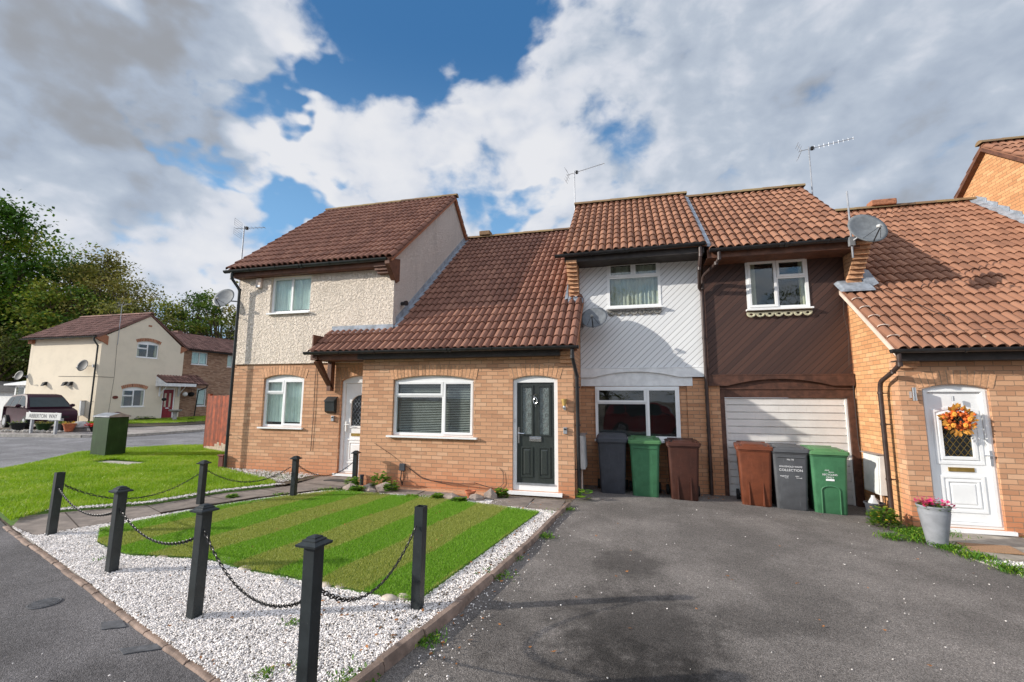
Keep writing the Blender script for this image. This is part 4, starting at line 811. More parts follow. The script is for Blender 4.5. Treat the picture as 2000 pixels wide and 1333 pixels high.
# ---------------------------------------------------------------- white-clad house and brown-clad house
YW = 9.7
def pair_house(label, xa, xb, zg, clad, upper, wallm='brick_shade'):
    H = thing('house', label, 'house', ((xa+xb)/2, YW, 0)); return H
W = pair_house('white boarded house with six-light lower window behind the bins', -1.2, 1.55, 4.8, 'boards_white', None)
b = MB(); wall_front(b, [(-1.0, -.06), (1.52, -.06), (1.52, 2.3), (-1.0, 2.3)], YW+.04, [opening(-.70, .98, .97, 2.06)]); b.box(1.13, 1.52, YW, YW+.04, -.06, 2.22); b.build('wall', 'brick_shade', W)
b = MB(); wall_front(b, [(-.995, 2.44), (1.5, 2.44), (1.5, 4.78), (-.995, 4.78)], YW-.01, [opening(-.40, .70, 3.73, 4.74)], thick=.1); b.build('cladding', 'boards_white', W)
def arch_board(parent, xa, xb, zt, zb, rise, y, m, e0, e1, name='arched_board'):
    b = MB(); b.prism([(xa, zb), (e0, zb)]+arc(e0+.02, e1-.02, zb, rise, 14)+[(e1, zb), (xb, zb), (xb, zt), (xa, zt)], XZ(y), 0, .03); return b.build(name, m, parent)
arch_board(W, -.995, 1.5, 2.435, 2.25, .115, YW-.045, 'white_paint', -.75, 1.0)
b = MB(); b.box(-.995, 1.24, YW-.012, YW+.03, 2.07, 2.40); b.box(-.995, 1.51, YW-.05, YW-.02, 2.437, 2.455); b.build('lintel_board', 'white_paint', W)
window(W, -.40, .70, 3.73, 4.74, YW-.02, [(0, .5, .66, 1, 1), (.5, 1, .66, 1, 1), (0, 1, 0, .66, 0)], back='net', sillx=.02, silld=.03)
window(W, -.70, .98, .97, 2.06, YW-.005, [(0, .62, 0, .69, 0), (0, .62, .69, 1, 1), (.62, 1, 0, 1, 1)], back='dark', sillx=.02, silld=.03)
def scallops(parent, x0, x1, z, y, m, n=7, h=.10):
    b = MB(); wd = (x1-x0)/n; pts = [(x0, z)]
    top = [(x0, z), (x1, z)]; low = []
    for i in range(n):
        for q_ in range(9): t = math.pi*q_/8; low.append((x1-i*wd-wd/2+wd/2*math.cos(t), z-.03-(h-.03)*math.sin(t)))
    hol = []
    for i in range(n):
        c = (x0+(i+.5)*wd, z-.042); hol.append([(c[0]+wd*.2*math.cos(t), c[1]-.0+.022*math.sin(t)) for t in [2*math.pi*q_/8 for q_ in range(8)]])
    b.prism(top+low, XZ(y), 0, .012, holes=hol)
    for i in range(n): b.tube([(x0+(i+.5)*wd+wd*.38*math.cos(t), y-.004, z-.035-(h-.05)*math.sin(t)) for t in np.linspace(0, math.pi, 9)], .006, 5)
    b.build('scalloped_trim', m, parent)
scallops(W, -.40, .70, 3.665, YW-.04, 'trim_grey')
b = MB(); b.box(-1.0, 1.52, YW+.75, YW+.85, 2.3, 4.86); b.box(-1.2, -1.0, YW+.0, 13.5, 2.0, 4.86); b.build('inner_wall', 'brick_shade', W)
def roof_pair(H, xa, W_, ze, zr, m='tiles_orange', gm=None):
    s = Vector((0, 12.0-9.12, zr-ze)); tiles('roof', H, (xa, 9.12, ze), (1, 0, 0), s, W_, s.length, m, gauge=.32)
    b = MB(); b.hexa([(xa, 15, ze), (xa+W_, 15, ze), (xa+W_, 12, zr-.02), (xa, 12, zr-.02), (xa, 15, ze+.08), (xa+W_, 15, ze+.08), (xa+W_, 12, zr+.06), (xa, 12, zr+.06)]); b.build('rear_roof', m, H)
    b = MB(); b.prism([(9.2, ze-.05), (14.9, ze-.05), (12, zr-.03)], YZ(xa+.05), 0, .15); b.prism([(9.2, ze-.05), (14.9, ze-.05), (12, zr-.03)], YZ(xa+W_-.2), 0, .15); b.build('gable_wall', 'brick_shade', H)
    ridge(H, (xa-.03, 12.0, zr+.05), (xa+W_+.03, 12.0, zr+.05)); return s
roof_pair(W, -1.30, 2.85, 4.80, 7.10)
gutter(W, (-1.44, 9.09, 4.80), (1.50, 9.09, 4.84), m='black_plastic', r=.06)
b = MB(); b.box(-1.25, 1.5, 9.17, 9.19, 4.66, 4.81); b.box(-1.25, 1.5, 9.19, YW+.1, 4.66, 4.675); b.build('fascia', 'fascia_dark', W)
def corbel(parent, x0, x1, z0, n, y0, y1, ywall, name='corbel'):
    b = MB(); rr = random.Random(x0)
    for i in range(n):
        z = z0+i*.075; yy = y0+(y1-y0)*(i/(n-1))**1.0; b.box(x0, x1, yy, ywall, z, z+.066, rr.random()); b.box(x0+.012, x1-.012, yy+.012, ywall, z+.066, z+.075, .1)
    return b.build(name, 'brick_piece', parent)
corbel(W, -1.22, -1.0, 4.03, 9, 9.64, 9.16, YW+.1)
b = MB(); b.prism([(-1.30, 3.93), (-1.22, 3.96), (-1.22, 4.32), (-1.28, 4.05)], XZ(9.50), 0, .02); b.hexa([(-1.26, 9.50, 3.84), (-.90, 9.50, 3.84), (-.90, 9.75, 4.02), (-1.26, 9.75, 4.02), (-1.22, 9.52, 3.93), (-.97, 9.52, 3.93), (-.97, 9.75, 4.12), (-1.22, 9.75, 4.12)]); b.build('flashing', 'lead', W)
downpipe(W, [(1.42, 9.12, 4.80), (1.42, 9.12, 4.60), (1.40, 9.20, 4.35), (1.44, 9.60, 4.05), (1.49, 9.63, 4.0), (1.49, 9.63, 3.8), (1.49, 9.63, -.05)], clips=(.4, 1.2, 2.0, 3.0), m='brown_pipe')
# brown-clad
K_ = pair_house('dark brown boarded house above a white garage door', 1.55, 4.1, 4.7, 'boards_brown', None)
b = MB(); b.box(1.525, 1.74, YW+.0, YW+.25, -.12, 2.10); b.build('wall', 'brick_shade', K_)
b = MB(); wall_front(b, [(1.54, 2.27), (4.05, 2.27), (4.05, 4.70), (1.54, 4.70)], YW-.005, [opening(2.33, 3.43, 3.58, 4.58)], thick=.1); b.build('cladding', 'boards_brown', K_)
arch_board(K_, 1.53, 4.05, 2.265, 2.07, .13, YW-.05, 'timber_brown', 1.86, 3.72)
b = MB(); b.box(1.74, 4.05, YW+.02, YW+.12, 1.84, 2.28); b.box(1.74, 4.05, YW-.0, YW+.02, 2.0, 2.03); b.box(1.74, 1.82, YW-.01, YW+.12, -.12, 1.84); b.box(3.93, 4.05, YW-.01, YW+.12, -.14, 1.84); b.box(1.53, 4.05, YW-.055, YW-.015, 2.268, 2.29); b.build('timber_surround', 'timber_brown', K_)
b = MB(); nrib = 14; zz0, zz1 = -.10, 1.835
for i in range(nrib):
    a = zz0+(zz1-zz0)*i/nrib; c = zz0+(zz1-zz0)*(i+1)/nrib; b.hexa([(1.82, YW+.072, a+.011), (3.93, YW+.072, a+.011), (3.93, YW+.12, a+.011), (1.82, YW+.12, a+.011), (1.82, YW+.056, c-.011), (3.93, YW+.056, c-.011), (3.93, YW+.12, c-.011), (1.82, YW+.12, c-.011)])
b.box(1.82, 3.93, YW+.105, YW+.13, zz0, zz1); b.box(1.82, 1.86, YW+.045, YW+.1, zz0, zz1); b.box(3.90, 3.93, YW+.045, YW+.1, zz0, zz1); g = b.build('garage_door', 'garage_white', K_)
b = MB(); b.tube([(2.87, YW+.075, .83), (2.87, YW+.03, .83)], .022, 10); b.box(2.80, 2.94, YW+.015, YW+.035, .82, .84); b.build('handle', 'metal_grey', g)
window(K_, 2.33, 3.43, 3.58, 4.58, YW-.03, [(0, .5, 0, 1, 1), (.5, 1, .62, 1, 1), (.5, 1, 0, .62, 0)], back='cream', sillx=.03, silld=.03)
scallops(K_, 2.30, 3.45, 3.515, YW-.06, 'trim_cream', 7, .10)
b = MB(); b.box(1.53, 4.12, YW+.75, YW+.85, 2.28, 4.75); b.box(4.05, 4.12, YW, YW+.8, 2.28, 4.75); b.build('inner_wall', 'brick_shade', K_)
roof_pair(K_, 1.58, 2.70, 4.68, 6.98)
b = MB(); b.hexa([(1.50, 9.14, 4.78), (1.62, 9.14, 4.76), (1.62, 12.0, 7.05), (1.50, 12.0, 7.10), (1.50, 9.14, 4.84), (1.62, 9.14, 4.82), (1.62, 12.0, 7.11), (1.50, 12.0, 7.16)]); b.build('flashing', 'lead', K_)
gutter(K_, (1.58, 9.09, 4.69), (4.24, 9.09, 4.71), m='black_plastic', r=.06)
b = MB(); b.box(1.55, 4.12, 9.17, 9.19, 4.54, 4.70); b.box(1.55, 4.12, 9.19, YW+.1, 4.54, 4.555); b.build('fascia', 'fascia_brown', K_)
downpipe(K_, [(1.75, 9.10, 4.66), (1.75, 9.10, 4.50), (1.70, 9.16, 4.42), (1.52, 9.50, 4.28), (1.50, 9.56, 4.2), (1.50, 9.58, 4.02)], m='brown_pipe')
corbel(K_, 4.06, 4.30, 4.0, 9, 9.62, 9.14, YW+.1)
b = MB(); b.tube([(4.02, 9.66, 2.2), (4.02, 9.66, 1.0), (4.02, 9.62, .9)], .008, 6); b.tube([(4.02, 9.66, 4.0), (3.97, 9.66, 3.4), (4.02, 9.66, 3.0), (3.98, 9.66, 2.4)], .004, 5); b.build('cable', 'conduit', K_)
# ---------------------------------------------------------------- right brick house
R_ = thing('house', 'right brick house with white arched door and wreath', 'house', (6.0, 8.3, 0)); YR = 8.3; XR = 4.07; RD = (4.36, 5.20, -.05, 1.98)
b = MB(); wall_front(b, [(XR, -.3), (12, -.3), (12, 2.45), (XR, 2.45)], YR, [opening(RD[0], RD[1], RD[2], RD[3], .07)]); rw = b.build('wall', 'brick_buff', R_)
b = MB(); b.prism([(YR+.22, -.3), (13.4, -.3), (13.4, 6.5), (YR+.22, 2.66)], YZ(XR), 0, .22); b.prism([(YR, 2.45), (YR+.22, 2.45), (YR+.22, 2.66)], YZ(XR), 0, .22); b.build('side_wall', 'brick_gable', R_)
brick_arch(rw, RD[0], RD[1], RD[3], .07, YR)
upvc_door(R_, RD[0], RD[1], RD[2], RD[3], YR+.05, .07, 'square', hinge=1)
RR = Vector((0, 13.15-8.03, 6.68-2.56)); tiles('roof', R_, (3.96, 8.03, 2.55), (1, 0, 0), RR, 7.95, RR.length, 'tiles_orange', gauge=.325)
b = MB(); b.hexa([(3.96, 18, 2.8), (12, 18, 2.8), (12, 13.1, 6.62), (3.96, 13.1, 6.62), (3.96, 18, 2.9), (12, 18, 2.9), (12, 13.16, 6.74), (3.96, 13.16, 6.74)]); b.build('rear_roof', 'tiles', R_)
ridge(R_, (4.1, 13.16, 6.74), (8.5, 13.16, 6.74)); b = MB(); b.box(6.2, 6.75, 13.0, 13.3, 6.78, 6.93); b.build('ridge_vent', 'brick_red', R_, bev=.03)
rrn = RR.normalized(); nr_ = Vector((0, -RR.z, RR.y)).normalized()
b = MB()
for i in range(5):
    P = Vector((3.965, 8.03, 2.55))+rrn*(.33+i*.325)+nr_*.045; b.tube([tuple(P+Vector((.075+.08*math.cos(t), 0, 0))+nr_*(.04*math.sin(t))) for t in np.linspace(.1, math.pi, 8)], .010, 5)
b.hexa([(3.94, 8.05, 2.47), (3.985, 8.05, 2.47), (3.985, 9.72, 3.82), (3.94, 9.72, 3.82), (3.94, 8.05, 2.55), (3.985, 8.05, 2.55), (3.985, 9.72, 3.9), (3.94, 9.72, 3.9)]); b.build('verge', 'render_pale', R_)
b = MB(); b.box(3.99, 12, 8.10, 8.12, 2.40, 2.56); b.box(3.99, 12, 8.12, YR, 2.40, 2.415); b.build('fascia', 'fascia_dark', R_)
gutter(R_, (3.86, 7.98, 2.57), (12, 7.98, 2.57), m='black_plastic', r=.06, step=1.0)
b = MB()
for z, e in ((2.30, .05), (2.37, .11), (2.43, .17)): b.box(XR-.002, XR+.24, YR-e, YR, z, z+.065, random.random())
b.build('corbel', 'brick_piece', R_)
downpipe(R_, [(3.96, 8.0, 2.52), (3.96, 8.0, 2.34), (3.94, 8.16, 2.24), (3.93, 8.52, 2.10), (3.93, 8.56, 1.95), (3.93, 8.56, -.12)], clips=(.55, 1.4, 1.9), side=(1, 0, 0), m='brown_pipe')
b = MB(); b.hexa([(3.86, 9.42, 3.80), (4.42, 9.42, 3.80), (4.42, 9.80, 4.10), (3.86, 9.80, 4.10), (3.93, 9.42, 3.84), (4.40, 9.42, 3.84), (4.38, 9.80, 4.16), (3.93, 9.80, 4.16)]); b.prism([(4.32, 3.86), (4.55, 3.96), (4.40, 4.22), (4.31, 4.25)], XZ(9.58), 0, .02); b.build('flashing', 'lead', R_)
b = MB(); P = [Vector((4.9, 8.03, 2.55))+Vector((x, 0, 0))+rrn*t+nr_*.085 for x, t in ((-.4, 2.05), (-.28, 1.75), (-.18, 1.55), (-.1, 1.3), (-.02, 1.05), (.08, .85), (.06, .7))]; b.tube(P, .006, 5); b.tube([Vector((x, 8.03, 2.55))+rrn*(.42+.02*math.sin(x*5))+nr_*.08 for x in np.linspace(4.3, 12, 30)], .004, 4); b.build('roof_cable', 'conduit', R_)
# ---------------------------------------------------------------- tall gabled house at the far right
T_ = thing('house', 'tall gabled brick house rising above the right roof', 'house', (11, 12.6, 0)); XT = 8.45
b = MB(); b.prism([(8.9, -.3), (15.5, -.3), (15.5, 5.4), (12.6, 7.75), (8.9, 4.8)], YZ(XT), 0, .22); b.box(XT+.22, 15, 9.0, 9.2, -.3, 4.8); b.build('wall', 'brick_gable', T_)
b = MB(); b.prism([(10.9+q_[0]*.32, 6.55+q_[1]*.30) for q_ in ((0, 0), (1, 0), (1, 1), (0, 1))], YZ(XT-.006), 0, .02); b.build('vent', 'brick_red', T_)
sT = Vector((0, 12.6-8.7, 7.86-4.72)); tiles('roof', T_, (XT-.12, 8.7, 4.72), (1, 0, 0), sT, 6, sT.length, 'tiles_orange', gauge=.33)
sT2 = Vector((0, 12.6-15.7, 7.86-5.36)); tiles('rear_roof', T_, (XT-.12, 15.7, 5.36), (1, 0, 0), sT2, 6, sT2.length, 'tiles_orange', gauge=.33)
ridge(T_, (XT-.15, 12.6, 7.92), (14, 12.6, 7.92), m='ridge_tiles')
b = MB()
for (ya, za), (yb, zb) in (((8.75, 4.70), (12.6, 7.80)), ((12.6, 7.80), (15.6, 5.38))):
    b.hexa([(XT-.13, ya, za-.06), (XT-.0, ya, za-.06), (XT-.0, yb, zb-.06), (XT-.13, yb, zb-.06), (XT-.13, ya, za+.03), (XT-.0, ya, za+.03), (XT-.0, yb, zb+.03), (XT-.13, yb, zb+.03)])
b.build('verge', 'fascia_brown', T_)
b = MB()
for i in range(16):
    y = 13.1-i*.30; z = 6.66-i*.30*.805; b.prism([(y, z-.02), (y-.31, z-.27), (y-.31, z-.02), (y, z+.16)], YZ(XT-.014), 0, .012)
b.hexa([(XT-.16, 8.1, 2.68), (XT-.01, 8.1, 2.72), (XT-.01, 13.1, 6.74), (XT-.16, 13.1, 6.70), (XT-.16, 8.1, 2.71), (XT-.01, 8.1, 2.76), (XT-.01, 13.1, 6.78), (XT-.16, 13.1, 6.73)])
b.build('flashing', 'lead', T_)
# ================================================================= THINGS
# ---- wheeled bins: local frame, front faces -Y, base at z=0, origin under the middle of the front edge
def rrect(w_, y0, y1, z, r=.05, n=4, tilt=0.):
    P = []
    for cx, cy, a0 in ((w_/2-r, y1-r, 0), (-w_/2+r, y1-r, 90), (-w_/2+r, y0+r, 180), (w_/2-r, y0+r, 270)):
        for q in range(n+1):
            a = math.radians(a0+90*q/n); P.append((cx+r*math.cos(a), cy+r*math.sin(a), z+tilt*(cy-y0)))
    return P
def bin_thing(label, m, ml, style, loc, rz, group):
    t = thing('wheeled_bin', label, 'bin', (0, 0, 0), group); b = MB()
    b.loft([rrect(.44, .02, .44, .0, .04), rrect(.46, .005, .46, .03, .045), rrect(.50, -.03, .55, .55, .05), rrect(.53, -.055, .62, .90, .05), rrect(.545, -.06, .63, .955, .05), rrect(.57, -.075, .645, .96, .05), rrect(.57, -.075, .645, .985, .05)])
    if style == 'ribs':
        for sx in (-.11, .11): b.hexa([(sx-.012, -.035, .03), (sx+.012, -.035, .03), (sx+.02, .03, .03), (sx-.02, .03, .03), (sx-.004, -.030, .42), (sx+.004, -.030, .42), (sx+.004, .0, .42), (sx-.004, .0, .42)])
    if style == 'arch':
        P = [(-.13, .02)]+[(-.13, .40)]+[(.13*math.cos(math.pi-math.pi*q/8)*1, .40+.07*math.sin(math.pi*q/8)) for q in range(1, 8)]+[(.13, .40), (.13, .02)]
        b.tube([(x, .0-.058*z-.003, z) for x, z in P], .012, 6)
    if style == 'plain':
        b.tube([(-.2, -.062, .90), (.2, -.062, .90)], .008, 5)
    b.tube([(-.28, .50, .10), (.28, .50, .10)], .012, 6)
    b.build('body', m, t, smooth=True)
    b = MB(); ti = .02
    if style == 'dome': b.loft([rrect(.60, -.10, .66, .985, .06, tilt=ti), rrect(.60, -.10, .66, 1.045, .06, tilt=ti), rrect(.57, -.07, .63, 1.06, .06, tilt=ti), rrect(.53, -.03, .58, 1.10, .07, tilt=ti), rrect(.40, .05, .50, 1.118, .07, tilt=ti)])
    else:
        b.loft([rrect(.60, -.10, .64, .985, .05, tilt=ti), rrect(.60, -.10, .64, 1.03, .05, tilt=ti), rrect(.575, -.085, .62, 1.042, .05, tilt=ti)])
        b.loft([rrect(.38, -.01, .56, 1.04, .04, tilt=ti), rrect(.33, .03, .52, 1.068, .04, tilt=ti)])
        for sx in (-.235, .235): b.tube([(sx, .0, 1.045), (sx, .05, 1.06), (sx*1.02, .12, 1.05)], .014, 6)
    b.build('lid', ml, t, smooth=True)
    b = MB(); b.tube([(-.24, .66, 1.0), (-.24, .70, 1.055), (.24, .70, 1.055), (.24, .66, 1.0)], .016, 8); b.build('handle', ml, t, smooth=True)
    for sx in (-.272, .272):
        b = MB(); b.loft([[(sx+o, .50+.10*math.cos(a), .10+.10*math.sin(a)) for a in [2*math.pi*q/18 for q in range(18)]] for o in (-.028, .028)]); b.build('wheel', 'rubber', t, bev=.006)
    t.location = loc; t.rotation_euler = (0, 0, rz); return t
def on_front(t, body, size, z, m='lettering_white', x=0., sx=1.):
    y = -.045-.055*(z-.5)/.4-.012 if z > .5 else -.03; 
    y = -.03-.0714*(z-.55) - .006
    return text(body, 'lettering', size, m, (0, 0, 0), (math.radians(94), 0, 0), t, .0015, sx=sx)
def put(o, x, y, z): o.location = (x, y, z)
G1, G2 = 'bins below the white house window', 'bins in front of the garage door'
bin_thing('dark slate bin with domed lid, leftmost of the bins by the brick wall', 'bin_black', 'bin_black', 'dome', (-.35, 9.02, gz(0)), .03, G1)
bin_thing('bright green bin between the slate and brown bins under the white-house window', 'bin_green', 'bin_green_lid', 'plain', (.25, 8.95, gz(.25)), 0, G1)
bin_thing('dark brown bin right of the bright green bin beside the drainpipe', 'bin_brown_dark', 'bin_brown_dark', 'ribs', (.93, 8.93, gz(.93)), -.03, G1)
bin_thing('rust brown ribbed bin, leftmost in front of the garage door', 'bin_brown', 'bin_brown', 'ribs', (2.12, 8.98, gz(2.1)), -.16, G2)
t = bin_thing('grey bin lettered HOUSEHOLD WASTE COLLECTION before the garage door', 'bin_grey', 'bin_grey', 'plain', (2.66, 8.92, gz(2.66)), -.12, G2)
fy = lambda z: -.032-.0714*(z-.55)-.004
def label_text(t, body, size, x, z, sx=1., m='lettering_white'):
    o = text(body, 'lettering', size, m, (0, 0, 0), (math.radians(94), 0, 0), None, .001, sx=sx); o.parent = t; o.location = (x, fy(z), z); return o
label_text(t, 'No 10', .04, 0, .86); label_text(t, 'HOUSEHOLD WASTE', .038, .0, .74, .95); label_text(t, 'COLLECTION', .055, 0, .68, 1.05)
label_text(t, 'together', .034, -.10, .58, 1.1); label_text(t, 'recycle', .02, -.07, .55); label_text(t, 'west', .03, .09, .585); label_text(t, 'borough', .024, .12, .555)
t = bin_thing('green bin lettered RECYCLING ONLY with arched recess, beside the right house', 'bin_green', 'bin_green_lid', 'arch', (3.22, 8.86, gz(3.2)), -.10, G2)
label_text(t, 'west', .034, -.04, .73); label_text(t, 'district', .028, .02, .70); label_text(t, 'RECYCLING', .042, 0, .655, .95); label_text(t, 'ONLY', .042, 0, .61)
b = MB(); b.box(-.06, .06, fy(.57)-.001, fy(.57)+.004, .555, .585); b.build('label_bar', 'lettering_white', t, world=False)
# ---- posts and chains
PO = [('open-topped black post at the pavement end of the path', -7.01, 4.2, .82, 0, .045), ('capped black post, second from the left along the pavement', -5.04, 3.56, .86, 1, .02), ('capped black post, third along the pavement in the gravel', -3.42, 3.07, .90, 1, .02),
      ('nearest capped black post at the bottom of the picture', -1.86, 2.44, .96, 1, .0), ('open-topped black post at the corner of the striped turf by the drive', -1.79, 3.72, .87, 0, .01), ('capped black post on the path edge, behind the third pavement post', -6.78, 6.02, .72, 1, .01),
      ('capped black post midway along the path to the white door', -5.68, 6.82, .74, 1, .01), ('capped black post beside the brick corner and the white door', -5.34, 8.12, .70, 1, 0)]
tops = []
for i, (lab, x, y, h, cap, ln) in enumerate(PO):
    s_ = .041; t = thing('chain_post', lab, 'post', (x, y, gz(x)), 'black posts around the front garden', rz=math.radians(-14+i*3)); b = MB()
    sq = lambda a, z, dx=0: [(-a+dx, -a, z), (a+dx, -a, z), (a+dx, a, z), (-a+dx, a, z)]
    if cap: b.loft([sq(s_, -.05), sq(s_, h-.03, ln)])
    else: b.loft([sq(s_, -.05), sq(s_, h, ln), sq(s_-.008, h, ln), sq(s_-.008, h-.25, ln)], cap1=True)
    b.build('shaft', 'post_paint', t, world=False, bev=.004 if cap else 0)
    if cap: b = MB(); b.loft([sq(s_+.032, h-.035, ln), sq(s_+.034, h-.022, ln), sq(s_+.008, h-.008, ln), sq(s_+.008, h, ln), sq(s_-.008, h+.008, ln), sq(s_-.008, h+.014, ln), sq(s_-.028, h+.022, ln)]); b.build('cap', 'post_paint', t, world=False)
    tops.append((Vector((x, y, gz(x))), h))
def chain(i, j, hi, hj, sag, lab):
    a, c = tops[i][0]+Vector((0, 0, tops[i][1]*hi)), tops[j][0]+Vector((0, 0, tops[j][1]*hj)); hd = (c-a); hd.z = 0; hd.normalize(); a = a+hd*.06; c = c-hd*.06
    L = (c-a).length; P = [a.lerp(c, t)-Vector((0, 0, sag*4*t*(1-t))) for t in np.linspace(0, 1, 200)]; ln = .030; acc = 0; pts = [P[0]]
    for p0, p1 in zip(P, P[1:]):
        acc += (p1-p0).length
        if acc >= ln: pts.append(p1); acc = 0
    b = MB()
    for q, (p0, p1) in enumerate(zip(pts, pts[1:])):
        d_ = (p1-p0).normalized(); sd = d_.cross(Vector((0, 0, 1))).normalized(); up = sd.cross(d_).normalized(); n_ = sd if q % 2 else up; n_ = (n_+(up if q % 2 else sd)*.35).normalized(); c0 = (p0+p1)/2; ax = ln*.72; bx = .0125; r = .0042; rings = []; m2 = d_.cross(n_)
        for a_ in range(10):
            t = 2*math.pi*a_/10; ce = c0+d_*(ax*math.cos(t))+n_*(bx*math.sin(t)); ou = (d_*(math.cos(t)*.6)+n_*math.sin(t)).normalized()
            rings.append([tuple(ce+(ou*math.cos(s)+m2*math.sin(s))*r) for s in [2*math.pi*z/5 for z in range(5)]])
        rings.append(rings[0]); b.loft(rings, False, False)
    tag(b.build('chain', 'chain_iron', fix=False), lab, 'chain', 'black chains hung between the posts')
chain(0, 1, .78, .72, .15, 'sagging chain between the two leftmost pavement posts'); chain(1, 2, .76, .72, .16, 'sagging chain between the second and third pavement posts'); chain(2, 3, .80, .62, .22, 'sagging chain between the third post and the nearest post')
chain(3, 4, .68, .82, .26, 'sagging chain between the nearest post and the turf corner post'); chain(0, 5, .80, .74, .27, 'long sagging chain from the pavement post back along the path'); chain(5, 6, .80, .78, .22, 'sagging chain over the path edge between its middle posts'); chain(6, 7, .80, .72, .22, 'farthest chain, hanging in front of the white panelled door')
# ---- rocks and pebbles
def rock(name, label, x, y, r, sq, m, seed, cat='rock', group=None, z=.0):
    b = MB(); b.ball((x, y, gz(x)+z+r*sq[2]*(.35 if m == 'rock' else .5)), r*(1.05 if m == 'rock' else 1), 1 if m == 'rock' else 2, sq=sq, jit=.22 if m == 'rock' else .03, seed=seed); tag(b.build(name, m, smooth='all' if m != 'rock' else False, bev=.012 if m == 'rock' else 0), label, cat, group)
G = 'rocks on the bed below the brick wall'
for i, (x, y, r, s, lab) in enumerate([(-5.16, 7.72, .17, (1.1, .8, .75), 'brown rock, left end of the rock group by the path'), (-4.93, 8.02, .14, (1, .8, .7), 'rock behind the left rock group below the wall corner'), (-4.74, 7.70, .13, (1.1, .8, .75), 'pinkish rock at the front of the left rock group'), (-4.55, 7.95, .17, (1.2, .8, .8), 'largest rock under the wall socket'),
        (-3.02, 7.52, .15, (1.1, .8, .85), 'rounded rock left of the terracotta pot'), (-2.62, 7.62, .14, (1, .85, .9), 'dark rock right of the terracotta pot'), (-2.42, 7.85, .14, (1, .8, 1), 'upright rock beside the flagstones')]): rock('rock', lab, x, y, r, s, 'rock', i, group=G)
for i, (x, y, r, lab) in enumerate([(-6.05, 4.02, .06, 'flat dark stone in the gravel by the leftmost post'), (-4.98, 4.02, .055, 'pink pebble at the turf edge behind the second post'), (-4.28, 4.16, .06, 'speckled pebble at the turf edge between two posts'), (-3.86, 4.0, .065, 'pale round pebble at the turf edge, middle one'), (-3.3, 3.86, .05, 'small buff pebble behind the third chain'), (-2.82, 3.88, .06, 'buff pebble just left of the nearest post'), (-2.68, 3.92, .05, 'reddish pebble right of the nearest post'), (-2.10, 3.80, .065, 'smooth grey pebble of the pair by the turf corner'), (-2.0, 3.86, .06, 'yellowish pebble of the pair by the turf corner')]):
    rock('pebble', lab, x, y, r, (1.2, .85, .6), 'pebble', 30+i, 'pebble', 'pebbles along the turf edge', .02)
# ---- leafy plants
def leafy(name, label, cat, x, y, z, r, h, n, m, lw=.05, group=None, parent=None, seed=0, flat=.4, flowers=None):
    R = np.random.default_rng(seed+11); a = R.uniform(0, 2*np.pi, n); e = R.uniform(.1, 1.3, n); rr_ = r*R.uniform(.25, 1, n)**.6
    px, py, pz = x+rr_*np.cos(a)*np.cos(e*.6), y+rr_*np.sin(a)*np.cos(e*.6), z+h*R.uniform(.15, 1, n)*(1-.45*(rr_/r)**2); ax = a+R.normal(0, .6, n); ti = R.uniform(-.3, .9, n); s = lw*R.uniform(.5, 1.2, n)
    dx_, dy_, dz2 = np.cos(ax)*np.cos(ti), np.sin(ax)*np.cos(ti), np.sin(ti)*flat; wx, wy = -np.sin(ax), np.cos(ax); V = []
    for u, v_ in ((-.9, 0), (-.2, -.5), (.45, -.42), (1, 0), (.45, .42), (-.2, .5)): V.append(np.stack([px+s*(u*dx_+v_*wx), py+s*(u*dy_+v_*wy), pz+s*(u*dz2-abs(v_)*.25)], 1))
    V = np.stack(V, 1).reshape(-1, 3); b = np.arange(n)*6; F = np.concatenate([np.stack([b, b+1, b+2, b+5], 1), np.stack([b+2, b+3, b+4, b+5], 1)]); t = np.tile(R.random(n), 2)
    if parent is not None: V = V-np.array(wloc(parent))
    o = npmesh(name, V, F, m, t, parent)
    if label: tag(o, label, cat, group)
    return o
GP = 'low green plants along the wall foot'
for i, (x, y, r, h, n, lab) in enumerate([(-5.25, 7.9, .16, .22, 60, 'leafy plant at the path end behind the brown rock'), (-4.78, 8.12, .2, .30, 90, 'tall-leaved plant under the wall socket'), (-4.95, 7.62, .13, .12, 60, 'low plant between the left rocks'), (-4.38, 7.85, .14, .2, 50, 'plant right of the largest rock'), (-3.28, 7.5, .12, .1, 60, 'trailing plant left of the rounded rock'), (-2.85, 7.42, .12, .09, 60, 'trailing plant in front of the terracotta pot'), (-2.25, 7.98, .13, .16, 60, 'plant beside the upright rock'), (-3.75, 7.46, .10, .06, 40, 'tiny weed in front of the dark flagstones'),
        (-.83, 8.32, .14, .2, 26, 'broad-leaved plant at the foot of the drainpipe by the driveway'), (-6.7, 6.55, .08, .06, 30, 'tiny weed on the path edge')]): leafy('plant', lab, 'plant', x, y, gz(x)+.04, r, h*1.1, int(n*(1 if i == 8 else 2.2)), 'weed_leaf', .062 if i != 8 else .085, GP, seed=i)
b = MB(); b.lathe([(.05, .0), (.085, .10), (.10, .10), (.10, .13), (.085, .13), (.075, .10), (.001, .08)], (-2.78, 7.78, .05), 16); tag(b.build('flower_pot', 'terracotta', smooth=True), 'small terracotta pot among the rocks under the wall', 'pot')
